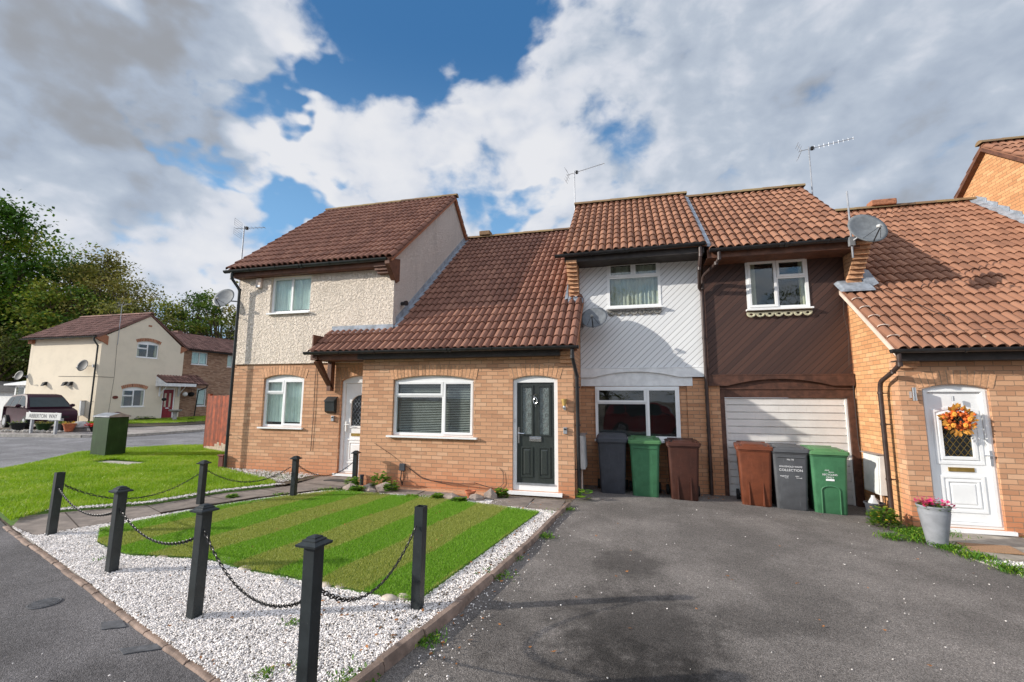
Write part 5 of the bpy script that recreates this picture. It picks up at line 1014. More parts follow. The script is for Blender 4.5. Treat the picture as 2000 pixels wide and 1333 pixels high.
# tall grey pot with pink flowers
t = thing('flower_pot', 'tall grey ribbed pot of pink flowers by the wreath door', 'pot', (3.9, 7.45, gz(3.9))); b = MB()
pr = [(.10, 0), (.105, .02), (.165, .42)]+[(.166+.004*(i % 2), .43+.012*i) for i in range(6)]+[(.178, .52), (.184, .52), (.184, .535), (.168, .535), (.16, .48), (.001, .48)]; b.lathe(pr, (0, 0, 0), 28); b.build('pot', 'pot_grey', t, world=False, smooth=True)
o = leafy('foliage', None, None, 3.9, 7.45, gz(3.9)+.47, .19, .13, 160, 'weed_leaf', .035, parent=t, seed=44); o = leafy('blossom', None, None, 3.9, 7.45, gz(3.9)+.53, .22, .12, 150, 'petal_pink', .030, parent=t, seed=45, flat=.8); 
# yellow shrub
t = thing('shrub', 'small yellow-leaved shrub by the right drainpipe', 'shrub', (3.66, 8.22, gz(3.7))); leafy('foliage', None, None, 3.66, 8.22, gz(3.7)+.02, .21, .34, 900, 'weed_leaf', .036, parent=t, seed=50); leafy('blossom', None, None, 3.66, 8.22, gz(3.7)+.06, .21, .32, 60, 'petal_yellow', .03, parent=t, seed=51)
b = MB(); b.tube([(0, 0, -.02), (.01, 0, .2)], .015, 6); b.build('stem', 'bark', t, world=False)
# bucket and milk carton
t = thing('bucket', 'black plastic bucket in the corner by the garage', 'bucket', (3.83, 8.85, gz(3.8))); b = MB(); b.lathe([(.10, 0), (.13, .24), (.145, .24), (.145, .26), (.125, .26), (.10, .10), (.001, .10)], (0, 0, 0), 20); b.build('pail', 'bin_black', t, world=False, smooth=True)
t = thing('plastic_bottle', 'empty white milk bottle standing in the black bucket', 'bottle', (3.82, 8.85, gz(3.8)+.10)); b = MB(); b.loft([rrect(.11, -.055, .055, 0, .02), rrect(.12, -.06, .06, .16, .025), rrect(.05, -.025, .025, .24, .015), rrect(.045, -.022, .022, .27, .015)]); b.tube([(.035, 0, .22), (.075, 0, .19), (.06, 0, .12)], .01, 6); b.build('body', 'bottle_plastic', t, world=False, smooth=True)
# mats
b = MB(); g = gz(4.4)+.036; b.hexa([(4.16, 7.28, g), (4.72, 7.28, g), (4.78, 7.62, g), (4.20, 7.62, g), (4.16, 7.28, g+.015), (4.72, 7.28, g+.015), (4.78, 7.62, g+.015), (4.20, 7.62, g+.015)]); tag(b.build('doormat', 'mat_brown', bev=.003), 'tan doormat in front of the wreath door', 'doormat')
b = MB(); g = gz(-5.9)+.052; b.prism([(-5.95+.26*math.cos(a), 8.42+.2*max(0, math.sin(a))-.1) for a in [2*math.pi*i/24 for i in range(24)]][:13], lambda a, c, d_: (a, c, g+d_), 0, .012); tag(b.build('doormat', 'mat_dark'), 'dark half-round doormat below the white panelled door', 'doormat')
# ---- meter boxes, lamps, key safes, post box, alarm
def meter(label, x, y0, y1, z0, z1, face):
    t = thing('meter_box', label, 'meter box', (x, (y0+y1)/2, z0)); b = MB(); s = face; b.hexa([(x, y0, z0), (x+s*.14, y0, z0), (x+s*.14, y1, z0), (x, y1, z0), (x, y0, z1), (x+s*.11, y0, z1-.01), (x+s*.11, y1, z1-.01), (x, y1, z1)]); b.build('casing', 'meter_white', t, bev=.006)
    b = MB(); b.hexa([(x+s*.145, y0+.03, z0+.03), (x+s*.148, y0+.03, z0+.03), (x+s*.148, y1-.03, z0+.03), (x+s*.145, y1-.03, z0+.03), (x+s*.115, y0+.03, z1-.05), (x+s*.12, y0+.03, z1-.05), (x+s*.12, y1-.03, z1-.05), (x+s*.115, y1-.03, z1-.05)]); b.build('door', 'meter_white', t)
    b = MB(); b.box(x-.005, x+s*.15, y0-.01, y1+.01, z1+.001, z1+.012); b.build('top_flashing', 'metal_grey', t)
    b = MB(); b.tube([(x+s*.06, (y0+y1)/2-.1, z0), (x+s*.06, (y0+y1)/2-.1, gz(x)-.02)], .02, 8); b.build('riser_pipe', 'render_pale', t)
meter('white meter box on the side wall of the right house', XR, 8.84, 9.38, .26, .90, -1); meter('white meter box low on the side wall beside the charcoal door', -1.0, 8.95, 9.4, .45, 1.1, 1)
t = thing('wall_lamp', 'steel and amber wall light right of the charcoal door', 'wall light', (-1.15, YB, 1.6)); b = MB(); b.lathe([(.028, 0), (.055, .12), (.058, .12), (.058, .13), (.001, .13)], (-1.17, YB-.06, 1.67), 16); b.build('lamp_shade', 'amber_glass', t, smooth=True); b = MB(); b.lathe([(.03, 0), (.035, .03), (.03, .06)], (-1.17, YB-.06, 1.61), 16); b.tube([(-1.15, YB, 1.62), (-1.16, YB-.05, 1.62)], .03, 12); b.build('lamp_base', 'chrome', t, smooth=True)
t = thing('wall_lamp', 'steel cylinder wall light left of the wreath door', 'wall light', (4.22, YR, 1.9)); b = MB(); b.lathe([(.03, 0), (.03, .20)], (4.22, YR-.07, 1.80), 16); b.lathe([(.033, 0), (.033, .03)], (4.22, YR-.07, 1.80), 16); b.build('lamp_body', 'chrome', t, smooth=True); b = MB(); b.box(4.19, 4.25, YR-.06, YR-.002, 1.84, 1.94); b.build('bracket', 'metal_grey', t)
def keysafe(lab, x, y, z):
    t = thing('key_safe', lab, 'key safe', (x, y, z)); b = MB(); b.box(x-.035, x+.035, y-.045, y-.001, z, z+.12); b.build('case', 'metal_grey', t, bev=.01); b = MB(); b.box(x-.022, x+.022, y-.052, y-.045, z+.075, z+.10); b.build('dial', 'rubber', t)
keysafe('small key safe below the amber light by the charcoal door', -1.16, YB, 1.16); keysafe('small key safe under the black post box', -6.42, YF+.03, 1.28)
t = thing('post_box', 'black wall-mounted post box left of the white panelled door', 'post box', (-6.47, YF, 1.45)); b = MB(); b.prism([(0, 1.45), (-.09, 1.50), (-.11, 1.74), (-.02, 1.80), (0, 1.80)], lambda a, c, d_: (-6.59+d_, YF+.028+a, c), 0, .24); b.build('box', 'post_paint', t, bev=.004); b = MB(); b.hexa([(-6.60, YF-.10, 1.715), (-6.34, YF-.10, 1.715), (-6.34, YF+.03, 1.81), (-6.60, YF+.03, 1.81), (-6.60, YF-.10, 1.73), (-6.34, YF-.10, 1.73), (-6.34, YF+.03, 1.825), (-6.60, YF+.03, 1.825)]); b.build('flap', 'post_paint', t)
t = thing('alarm_box', 'cream alarm box under the gutter of the rendered house', 'alarm', (-8.6, YF, 4.45)); b = MB(); b.box(-8.73, -8.58, YF-.07, YF, 4.44, 4.68); b.build('casing', 'render_pale', t, bev=.01); b = MB(); b.box(-8.71, -8.60, YF-.074, YF-.069, 4.46, 4.50); b.build('strobe', 'metal_grey', t)
t = thing('outdoor_socket', 'black outdoor socket low on the brick wall', 'socket', (-4.42, YB, .38)); b = MB(); b.box(-4.5, -4.38, YB-.05, YB-.001, .36, .50); b.build('casing', 'bin_black', t, bev=.008); b = MB(); b.tube([(-4.45, YB-.03, .36), (-4.47, YB-.03, .2), (-4.43, YB-.02, .08)], .01, 6); b.tube([(-4.42, YB-.03, .36), (-4.40, YB-.03, .22), (-4.44, YB-.02, .08)], .008, 6); b.build('cable', 'conduit', t)
t = thing('boiler_flue', 'short black flue on the roughcast gable', 'flue', (-5.0, 9.15, 3.85)); b = MB(); b.tube([(-5.02, 9.15, 3.95), (-4.88, 9.12, 3.95)], .045, 12); b.tube([(-4.90, 9.12, 3.95), (-4.86, 9.11, 3.95)], .06, 12); b.build('outlet', 'black_plastic', t, smooth=True)
b = MB(); b.tube([(-5.32, 8.33, 0), (-5.32, 8.33, .22)], .04, 10); b.tube([(-5.32, 8.33, .22), (-5.32, 8.33, .25)], .046, 10); tag(b.build('vent_pipe', 'bin_black', smooth=True), 'short dark pipe stub at the brick corner by the path', 'pipe')
b = MB(); b.box(-9.40, -9.26, 8.72, 8.80, .12, .42); b.box(-9.42, -9.24, 8.70, 8.8, .42, .46); tag(b.build('drain_hopper', 'wood_red', bev=.01), 'small dark box beside the left drainpipe foot', 'box')
# ---- satellite dishes: bowl opens along local -Y
def dish(label, loc, rz, tilt, r, m, arm_to, mast=None):
    t = thing('satellite_dish', label, 'satellite dish', loc, 'satellite dishes on the terrace'); Rm = Matrix.Rotation(rz, 3, 'Z') @ Matrix.Rotation(tilt, 3, 'X'); b = MB(); rings = []
    f = lambda x, y, z: tuple(Rm @ Vector((x, y, z)))
    for k_ in range(7):
        q = r*k_/6 if k_ else .002; rings.append([f(q*math.cos(a), -.16*(q/r)**2*r, q*1.08*math.sin(a)) for a in [2*math.pi*i/32 for i in range(32)]])
    back = [[(x, y, z) for x, y, z in [f(q*math.cos(a), -.16*(q/r)**2*r+.008, q*1.08*math.sin(a)) for a in [2*math.pi*i/32 for i in range(32)]]] for q in [r, r*.6, .002]]
    b.loft(rings+back, True, True); b.build('bowl', m, t, world=False, smooth='all')
    b = MB(); lf = f(0, -r*1.05, -r*.75); b.tube([f(0, .02, -r*.2), f(0, -.02, -r*1.05), lf], .011, 6); b.tube([f(-r*.45, -.03, -r*.75), lf], .004, 5); b.tube([f(r*.45, -.03, -r*.75), lf], .004, 5); b.build('feed_arm', 'black_plastic', t, world=False)
    b = MB(); b.tube([lf, f(0, -r*.85, -r*.58)], .026, 10); b.build('receiver', 'dish_grey' if m == 'dish_dark' else 'meter_white', t, world=False, smooth=True)
    b = MB(); a_ = Vector(arm_to)-Vector(loc); b.tube([f(0, .01, 0), f(0, .09, 0), tuple(a_)], .016, 8)
    if mast: b.tube([tuple(a_+Vector((0, 0, mast[0]))), tuple(a_+Vector((0, 0, mast[1])))], .016, 8)
    b.box(a_.x-.04, a_.x+.04, a_.y-.04, a_.y+.04, a_.z-.08, a_.z+.08); b.build('bracket', 'metal_grey', t, world=False); return t
dish('flat dark satellite dish at the corner of the white boards', (-.66, 9.28, 3.45), math.radians(-4), math.radians(-36), .27, 'dish_dark', (-.95, 9.6, 3.4))
dish('large pale satellite dish beside the brown house gutter', (4.06, 8.78, 4.74), math.radians(6), math.radians(-24), .30, 'dish_grey', (3.93, 9.02, 4.62), mast=(-.3, .95))
dish('mottled satellite dish on the left wall of the rendered house', (-9.62, 8.72, 4.22), math.radians(12), math.radians(-25), .25, 'dish_grey', (-9.27, 8.85, 4.15))
# ---- aerials
def aerial(label, x, y, z0, z1, az, L_, n, kind='yagi', m='metal_grey', tilt=.08):
    t = thing('tv_aerial', label, 'aerial', (x, y, z0), 'television aerials on the terrace roofs'); b = MB(); b.tube([(x, y, z0), (x, y, z1)], .016, 8); b.build('mast', m, t)
    b = MB(); d_ = Vector((math.cos(az), math.sin(az), tilt)).normalized(); sd = Vector((-d_.y, d_.x, 0)).normalized(); c = Vector((x, y, z1-.06)); b.tube([tuple(c-d_*.22), tuple(c+d_*L_)], .008, 6)
    for i in range(n):
        q = c+d_*(.12+(L_-.14)*i/(n-1)); h = .055-.02*i/n
        if kind == 'yagi': b.tube([tuple(q-Vector((0, 0, h))), tuple(q+Vector((0, 0, h)))], .004, 4)
        else: b.tube([tuple(q-sd*.1), tuple(q+sd*.1)], .004, 4)
    b.build('boom', m, t); b = MB()
    q = c-d_*.16
    if kind == 'yagi':
        for s in (-1, 1):
            for v_ in (.05, .11, .17): b.tube([tuple(q+sd*.14*0+Vector((0, 0, s*v_))-d_*v_*.5-sd*.16), tuple(q+Vector((0, 0, s*v_))-d_*v_*.5+sd*.16)], .004, 4)
            b.tube([tuple(q), tuple(q+Vector((0, 0, s*.19))-d_*.09)], .006, 4)
    else:
        for s in (-1, 1):
            for v_ in (.04, .10, .16, .22): b.tube([tuple(q+Vector((0, 0, s*v_))-sd*.2+d_*.0), tuple(q+Vector((0, 0, s*v_))+sd*.2)], .004, 4)
            for o_ in (-.2, .2): b.tube([tuple(q+sd*o_+Vector((0, 0, s*.04))), tuple(q+sd*o_+Vector((0, 0, s*.22)))], .004, 4)
    b.build('reflector', m, t); b = MB(); b.box(c.x+d_.x*.07-.03, c.x+d_.x*.07+.03, c.y+d_.y*.07-.03, c.y+d_.y*.07+.03, c.z-.035, c.z+.045); b.build('dipole_box', 'rubber', t)
aerial('grid-reflector aerial at the left corner of the rendered house', -10.15, 9.62, 4.6, 6.48, math.radians(20), .55, 5, 'grid')
aerial('slim white aerial at the left end of the white house ridge', -1.33, 12.0, 6.9, 8.18, math.radians(-8), .86, 12, tilt=.13); aerial('tallest aerial, at the right end of the brown house ridge', 4.50, 12.0, 6.7, 8.06, math.radians(-6), .95, 9, tilt=.10)
# ---- wreath
t = thing('wreath', 'autumn wreath of orange flowers and leaves on the white door', 'wreath', (4.73, YR-.03, 1.52)); R = random.Random(4); b = MB()
for i in range(150):
    a = R.uniform(0, 2*math.pi); rr = .125+R.gauss(0, .03); b.ball((4.73+rr*math.cos(a), YR-.02-R.uniform(0, .09), 1.52+rr*math.sin(a)*.95), R.uniform(.012, .028), 1, R.random(), jit=.25)
b.build('berries', 'wreath_orange', t)
b = MB()
for i in range(60):
    a = R.uniform(0, 2*math.pi) if i > 8 else [-1.9, -1.3, .9, 1.2, 2.9, 0, -2.1, -1.1, .6][i]; rr = .13+R.uniform(0, .05); c = Vector((4.73+rr*math.cos(a), YR-.07-R.uniform(0, .04), 1.52+rr*math.sin(a))); d_ = Vector((math.cos(a+R.uniform(-.5, .5)), R.uniform(-.5, .2), math.sin(a))).normalized(); s = Vector((-d_.z, R.uniform(-.3, .3), d_.x)).normalized(); L_ = R.uniform(.05, .10); b.face([c, c+d_*L_*.5+s*L_*.28, c+d_*L_, c+d_*L_*.5-s*L_*.28], R.random())
b.build('leaves', 'leaf_orange', t)
for a, rr in ((.1, .12), (2.2, .1), (3.9, .12), (-.9, .1)):
    b = MB()
    c = (4.73+rr*math.cos(a), YR-.12, 1.52+rr*math.sin(a))
    for q in range(6): b.ball((c[0]+.016*math.cos(q), c[1], c[2]+.016*math.sin(q)), .02, 1, .9, sq=(.8, 1, 1.2))
    b.build('pumpkin', 'leaf_orange', t)
b = MB(); b.tube([(4.73, YR-.02, 1.70), (4.73, YR+.0, 1.86)], .003, 4); b.tube([(4.73, YR-.02, 1.80), (4.73, YR-.02, 1.87)], .018, 10); b.build('hook', 'metal_grey', t)
# ---- green roadside cabinet
t = thing('utility_cabinet', 'tall dark green roadside cabinet on the lawn edge', 'cabinet', (-13.95, 9.42, gz(-14)), rz=math.radians(-6)); b = MB(); b.box(-.34, .34, -.22, .24, -.05, 1.16); b.build('casing', 'cabinet_green', t, world=False, bev=.01)
b = MB(); b.prism([(-.25, 1.16), (.27, 1.16), (.27, 1.19), (.01, 1.27), (-.25, 1.19)], lambda a, c, d_: (d_, a, c), -.37, .37); b.build('lid', 'metal_grey', t, world=False); b = MB(); b.box(-.33, .33, -.232, -.222, .08, 1.12); b.build('door', 'cabinet_green', t, world=False, bev=.003)
# ---- red close-board fence
t = thing('fence', 'red-stained close-board fence beside the rendered house', 'fence', (-11.1, 10.7, gz(-11))); P0, P1 = Vector((-12.95, 11.45, 0)), Vector((-9.27, 10.1, 0)); n = 27; d_ = (P1-P0).normalized(); s = Vector((-d_.y, d_.x, 0)); b = MB(); c2 = MB(); R = random.Random(8); Lf = (P1-P0).length
for i in range(n):
    a = P0+d_*(Lf*i/n); c = P0+d_*(Lf*(i+1)/n+.012); h = 1.78+R.uniform(-.015, .015); z = gz(-11); e = s*R.uniform(-.004, .004); zb = z+.28+R.uniform(-.1, .12)
    for bb, za, zt in ((c2, z, zb), (b, zb, z+h)): bb.hexa([tuple(q+e+Vector((0, 0, zz))) for zz in (za, zt) for q in (a, c, c+s*.012+d_*0, a+s*.02)], R.random())
b.build('boards', 'fence_red', t); c2.build('board_feet', 'fence_bare', t); b = MB()
for f_ in (0, .5, 1): p_ = P0+d_*Lf*f_+s*.06; b.box(p_.x-.05, p_.x+.05, p_.y-.05, p_.y+.05, 0, 1.9)
b.build('fence_posts', 'fence_red', t)
# ================================================================= ACROSS THE ROAD
clip_sheet([(-60, 3.5), (-25, 12.8), (-21.5, 13.6), (-20.4, 14.4), (-20.2, 16), (-20.0, 60), (-60, 60)], .10, 'far_pavement', 'asphalt_far', skirt=.12)
FK = [(-34, 10.4), (-25, 12.75), (-21.5, 13.55), (-20.35, 14.35), (-20.15, 16), (-20.0, 22)]
b = MB()
for a, c in zip(FK, FK[1:]):
    a, c = Vector((*a, 0)), Vector((*c, 0)); d_ = (c-a).normalized(); s = Vector((-d_.y, d_.x, 0)); z = gz(a.x); z2 = gz(c.x)
    b.hexa([tuple(a-s*.10+Vector((0, 0, z))), tuple(c-s*.10+Vector((0, 0, z2))), tuple(c+s*.02+Vector((0, 0, z2))), tuple(a+s*.02+Vector((0, 0, z))), tuple(a-s*.10+Vector((0, 0, z+.115))), tuple(c-s*.10+Vector((0, 0, z2+.115))), tuple(c+s*.02+Vector((0, 0, z2+.115))), tuple(a+s*.02+Vector((0, 0, z+.115)))])
tag(b.build('kerb', 'concrete'), None, None, None, 'structure')
FG = [(-27.95, 16.8), (-25.2, 16.4), (-23.6, 19), (-23.4, 26), (-28.6, 27), (-28.4, 23), (-27.9, 22.7)]
clip_sheet(FG, .13, 'front_garden', 'soil'); blades('garden_grass', FG, 22000, .07, .02, 'lawn_blades', .6, .13)['kind'] = 'stuff'
clip_sheet([(-36, 13.0), (-25.6, 14.4), (-25.0, 15.2), (-28, 15.0), (-36, 14.0)], .14, 'planting_bed', 'soil')
zc = gz(-28)
C = thing('house', 'cream painted detached house with red door across the road', 'house', (-30.8, 20, zc)); XG = -28.0; xl = -33.55; YC, YR2 = 18.0, 22.75; ez = 5.08
b = MB(); wall_front(b, [(xl, 0), (XG-.23, 0), (XG-.23, ez-.05), (xl, ez-.05)], YC+.003, [])
FX = lambda a, c, d_: (XG-d_, a, c)     # wall facing +X: polygon in Y-Z, depth going inwards
wd = [opening(19.85, 21.12, 4.10, 4.95, .14), opening(19.32, 20.60, 1.20, 2.20, .14), opening(21.62, 22.42, .28, 2.30)]
b.prism([(YC, 0), (YR2, 0), (YR2, ez-.25), (20.45, 6.62), (YC, ez-.05)], FX, 0, .22, holes=wd); b.box(xl, xl+.2, YC, YR2, 0, ez); b.build('wall', 'brick_painted', C)
for (a, c, z, r_) in ((19.85, 21.12, 4.95, .14), (19.32, 20.60, 2.20, .14)): brick_arch(C, a, c, z, r_, 0, FN=FX, m='brick_red', back=False, n=16, h=.19)
Lw = [(0, .5, 0, .62, 0), (0, .5, .62, 1, 1), (.5, 1, 0, 1, 0)]
def side(parent, a, c, z0, z1, rise=0, back='cream', lights=Lw, FN=FX):
    F = lambda u, v_, d_: FN(u, v_, d_+.06); return window(parent, a, c, z0, z1, 0, lights, rise=rise, back=back, FN=F, sillx=.04, silld=.02)
side(C, 19.85, 21.12, 4.10, 4.95, .14, 'cream'); side(C, 19.32, 20.60, 1.20, 2.20, .14, 'cream')
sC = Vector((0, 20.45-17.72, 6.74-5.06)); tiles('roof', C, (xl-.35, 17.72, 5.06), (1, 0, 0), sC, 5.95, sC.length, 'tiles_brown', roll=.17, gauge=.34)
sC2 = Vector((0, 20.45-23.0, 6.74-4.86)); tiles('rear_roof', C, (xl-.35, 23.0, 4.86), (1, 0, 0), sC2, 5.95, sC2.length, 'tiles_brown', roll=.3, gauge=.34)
ridge(C, (xl-.3, 20.45, 6.80), (XG+.08, 20.45, 6.80), m='tiles_brown'); gutter(C, (xl-.4, 17.68, 5.06), (XG+.02, 17.68, 5.06), m='pipe_dark', r=.07, step=1.2)
downpipe(C, [(XG-.15, 17.70, 5.0), (XG-.15, 17.70, 4.85), (XG-.12, 17.90, 4.55), (XG-.12, 17.90, .3)], clips=(1.5, 3.), m='pipe_dark', r=.04)
b = MB(); b.prism([(17.72, 4.94), (18.28, 4.62), (18.28, 5.1), (18.0, 5.25), (17.72, 5.02)], FX, -.04, .1); b.build('corbel', 'brick_red', C); b = MB(); b.prism([(22.98, 4.84), (22.5, 4.55), (22.5, 5.0), (22.9, 4.92)], FX, -.03, .1); b.build('corbel', 'brick_red', C); b = MB(); b.box(xl-.05, xl+.3, 17.86, 18.0, 4.8, 5.02); b.build('corbel', 'brick_red', C)
b = MB(); b.prism([(20.36, 5.98), (20.56, 5.98), (20.56, 6.08), (20.36, 6.08)], FX, -.01, .02); b.build('vent', 'brick_red', C)
b = MB()
for (ya, za), (yb, zb) in (((17.75, 5.06), (20.45, 6.72)), ((20.45, 6.72), (23.0, 4.86))): b.hexa([(XG-.02, ya, za-.08), (XG+.06, ya, za-.08), (XG+.06, yb, zb-.08), (XG-.02, yb, zb-.08), (XG-.02, ya, za+.02), (XG+.06, ya, za+.02), (XG+.06, yb, zb+.02), (XG-.02, yb, zb+.02)])
b.build('verge', 'tiles_brown', C)
b = MB(); b.tube([(XG+.01, 18.75, 4.75), (XG+.01, 18.8, 2.9), (XG+.01, 18.7, .6)], .006, 5); b.tube([(XG+.01, 18.78, 2.85), (XG+.01, 18.0, 2.86)], .01, 5); b.tube([(-28, 17.99, 2.86), (-31, 17.99, 2.9)], .01, 5); b.build('cable', 'conduit', C)
# red door, canopy
do = thing('door', None, None, (XG, 22.0, .3)); do.parent = C; do.location -= wloc(C); b = MB(); b.prism([(21.62, .28), (22.42, .28), (22.42, 2.30), (21.62, 2.30)], FX, .03, .1, holes=[[(21.69, .34), (22.35, .34), (22.35, 2.23), (21.69, 2.23)]]); b.build('frame', 'white_plastic', do)
b = MB(); b.prism([(21.69, .34), (22.35, .34), (22.35, 2.23), (21.69, 2.23)], FX, .06, .1, holes=[[(a, 1.15), (a+.15, 1.15), (a+.15, 2.0), (a, 2.0)] for a in (21.80, 22.09)])
for a in (21.80, 22.09): b.prism([(a-.02, .5), (a+.17, .5), (a+.17, 1.0), (a-.02, 1.0)], FX, .045, .062)
b.build('door_leaf', 'door_red', do); b = MB(); b.prism([(21.69, .34), (22.35, .34), (22.35, 2.2), (21.69, 2.2)], FX, .085, .09); b.build('glass', 'curtain_cream', do); b = MB(); b.prism([(21.9, 1.05), (22.14, 1.05), (22.14, 1.10), (21.9, 1.10)], FX, .04, .06); b.build('letterbox', 'chrome', do)
b = MB(); S_ = Vector((-1, 0, .55)); tiles('canopy_roof', C, (XG+.82, 21.15, 2.62), (0, 1, 0), S_, 1.9, 1.0, 'tiles_brown', roll=.19, gauge=.33)
b = MB(); b.hexa([(XG+.80, 21.15, 2.42), (XG+.84, 21.15, 2.42), (XG+.84, 23.1, 2.42), (XG+.80, 23.1, 2.42), (XG+.80, 21.15, 2.60), (XG+.84, 21.15, 2.60), (XG+.84, 23.1, 2.60), (XG+.80, 23.1, 2.60)]); b.prism([(XG, 2.42), (XG+.82, 2.42), (XG+.82, 2.6), (XG, 3.02)], lambda a, c, d_: (a, 21.13+d_, c), 0, .04)
for y in (21.4, 22.6): b.tube([(XG, y, 1.85), (XG+.55, y, 2.42)], .04, 4); b.box(XG, XG+.06, y-.04, y+.04, 1.8, 2.42)
b.build('canopy_frame', 'white_paint', C)
# brick neighbour wing
Q = thing('house', 'brown brick house joined behind the cream house', 'house', (-30.3, 27, zc)); XQ = -28.65; FQ = lambda a, c, d_: (XQ-d_, a, c)
b = MB(); b.prism([(22.8, 0), (33, 0), (33, 4.95), (22.8, 4.95)], FQ, 0, .22, holes=[opening(23.85, 25.05, 3.98, 4.85), opening(24.45, 25.2, 1.15, 2.35), opening(26.65, 27.6, 3.98, 4.85)]); b.build('wall', 'brick_far', Q)
side(Q, 23.85, 25.05, 3.98, 4.85, 0, 'curtain', TW, FQ); side(Q, 24.45, 25.2, 1.15, 2.35, 0, 'curtain', [(0, 1, 0, 1, 0)], FQ); side(Q, 26.65, 27.6, 3.98, 4.85, 0, 'curtain', TW, FQ)
tiles('roof', Q, (XQ+.28, 22.7, 4.95), (0, 1, 0), (-3.1, 0, 1.35), 10.2, 3.38, 'tiles_brown', roll=.17, gauge=.34); ridge(Q, (-31.5, 22.7, 6.34), (-31.5, 33, 6.34), m='tiles_brown'); gutter(Q, (XQ+.32, 33, 4.93), (XQ+.32, 22.75, 4.93), m='pipe_dark', r=.07, step=1.5)
tiles('porch_roof', Q, (XQ+1.1, 23.15, 2.55), (0, 1, 0), (-1, 0, .62), 1.2, 1.25, 'tiles_brown', roll=.2, gauge=.33); downpipe(Q, [(XQ+1.0, 24.3, 2.55), (XQ+1.0, 24.3, 2.4), (XQ+.3, 24.3, 2.2), (XQ+.1, 24.3, .2)], m='pipe_dark', r=.035)
b = MB(); b.box(-31.7, -31.3, 24.8, 25.2, 6.3, 6.5); b.build('ridge_vent', 'tiles_brown', Q)
# little things on and before the cream house
t = dish('grey satellite dish on the side wall of the cream house', (-28.75, 17.72, 3.45), math.radians(12), math.radians(-15), .30, 'dish_far', (-28.4, 17.98, 3.45)); t['group'] = 'satellite dishes on the cream house'
t = dish('small satellite dish at the far left edge of the cream house', (-33.8, 17.8, 2.95), math.radians(10), math.radians(-15), .26, 'dish_far', (-33.5, 18.0, 2.9)); t['group'] = 'satellite dishes on the cream house'
aerial('white aerial on a pole against the cream gable', -27.95, 18.75, 4.7, 7.05, math.radians(10), .6, 6)
for i, (x, lab) in enumerate(((-31.9, 'dark floodlight low on the cream side wall'), (-30.3, 'left one of two lamps on the cream side wall'), (-29.9, 'right one of two lamps on the cream side wall'))):
    t = thing('floodlight', lab, 'floodlight', (x, 17.95, 2.4)); b = MB(); b.prism([(0, 2.42), (-.2, 2.35), (-.12, 2.55), (0, 2.6)], lambda a, c, d_: (x-.1+d_, 17.99+a, c), 0, .18); b.build('lamp_body', 'rubber', t)
meter('white meter box beside the cream house drainpipe', -28.8, 17.80, 17.99, .75, 1.55, 1)
t = thing('house_sign', 'small oval plaque on the cream gable', 'sign', (XG, 19.0, 1.7)); b = MB(); b.prism([(18.97+.14*math.cos(a), 1.74+.09*math.sin(a)) for a in [2*math.pi*i/16 for i in range(16)]], FX, -.03, 0); b.build('plaque', 'wood_red', t)
t = thing('hanging_basket', 'hanging basket on a bracket beside the red door', 'hanging basket', (-27.6, 21.0, 1.8)); b = MB(); b.ball((-27.62, 21.45, 1.62), .13, 2, sq=(1, 1, .8)); b.tube([(-27.62, 21.45, 1.7), (-27.7, 21.45, 2.0)], .01, 4); b.build('basket', 'rubber', t)
t = thing('hanging_basket', 'round hanging ball under the right end of the door canopy', 'hanging basket', (-27.5, 22.7, 2.0)); b = MB(); b.ball((-27.6, 22.75, 1.95), .15, 2); b.build('basket', 'meter_white', t)
t = thing('hanging_basket', 'dark hanging basket on the brown brick wall', 'hanging basket', (-28.0, 23.6, 2.0)); b = MB(); b.ball((-28.3, 23.75, 1.95), .2, 2, sq=(1, 1, .8)); b.tube([(-28.65, 23.75, 2.3), (-28.3, 23.75, 2.3), (-28.3, 23.75, 2.05)], .012, 4); b.build('basket', 'rubber', t)
for i, (y, lab, r) in enumerate(((18.55, 'left small wagon wheel ornament leaning on the cream gable', .27), (19.0, 'right wagon wheel ornament leaning on the cream gable', .30))):
    t = thing('wagon_wheel', lab, 'ornament', (-27.6, y, zc+.14), 'wagon wheel ornaments'); b = MB(); c = Vector((-27.65, y, zc+.16+r)); sx = .55
    P = lambda a, q: (c.x-.15*math.sin(a)*q/r+.06, c.y+q*math.cos(a), c.z+q*math.sin(a)); b.tube([P(a, r) for a in np.linspace(0, 2*math.pi, 25)], .03, 6, cap=False); b.build('rim', 'wood_red', t); b = MB()
    for k_ in range(8): b.tube([P(math.pi*k_/4, 0), P(math.pi*k_/4, r)], .016, 5)
    b.ball(tuple(c+Vector((.06, 0, 0))), .05, 1); b.build('spokes', 'wood_red', t)
t = thing('planter', 'dark trough planter below the cream gable window', 'planter', (-27.3, 20.3, zc+.13)); b = MB(); b.box(-27.5, -27.2, 19.75, 20.75, zc+.13, zc+.38); b.build('trough', 'rubber', t); leafy('foliage', None, None, -27.35, 20.0, zc+.34, .3, .2, 150, 'leaf_mid', .06, parent=t, seed=60); leafy('foliage', None, None, -27.35, 20.5, zc+.34, .3, .2, 150, 'leaf_mid', .06, parent=t, seed=61)
t = thing('bird_bath', 'pale stone bird bath before the red door', 'bird bath', (-25.6, 20.6, zc+.13)); b = MB(); b.lathe([(.22, 0), (.22, .08), (.12, .14), (.09, .3), (.12, .62), (.30, .68), (.34, .76), (.28, .76), (.001, .70)], (-25.6, 20.6, zc+.13), 16); b.build('bowl_and_stem', 'stone_grey', t, smooth=True)
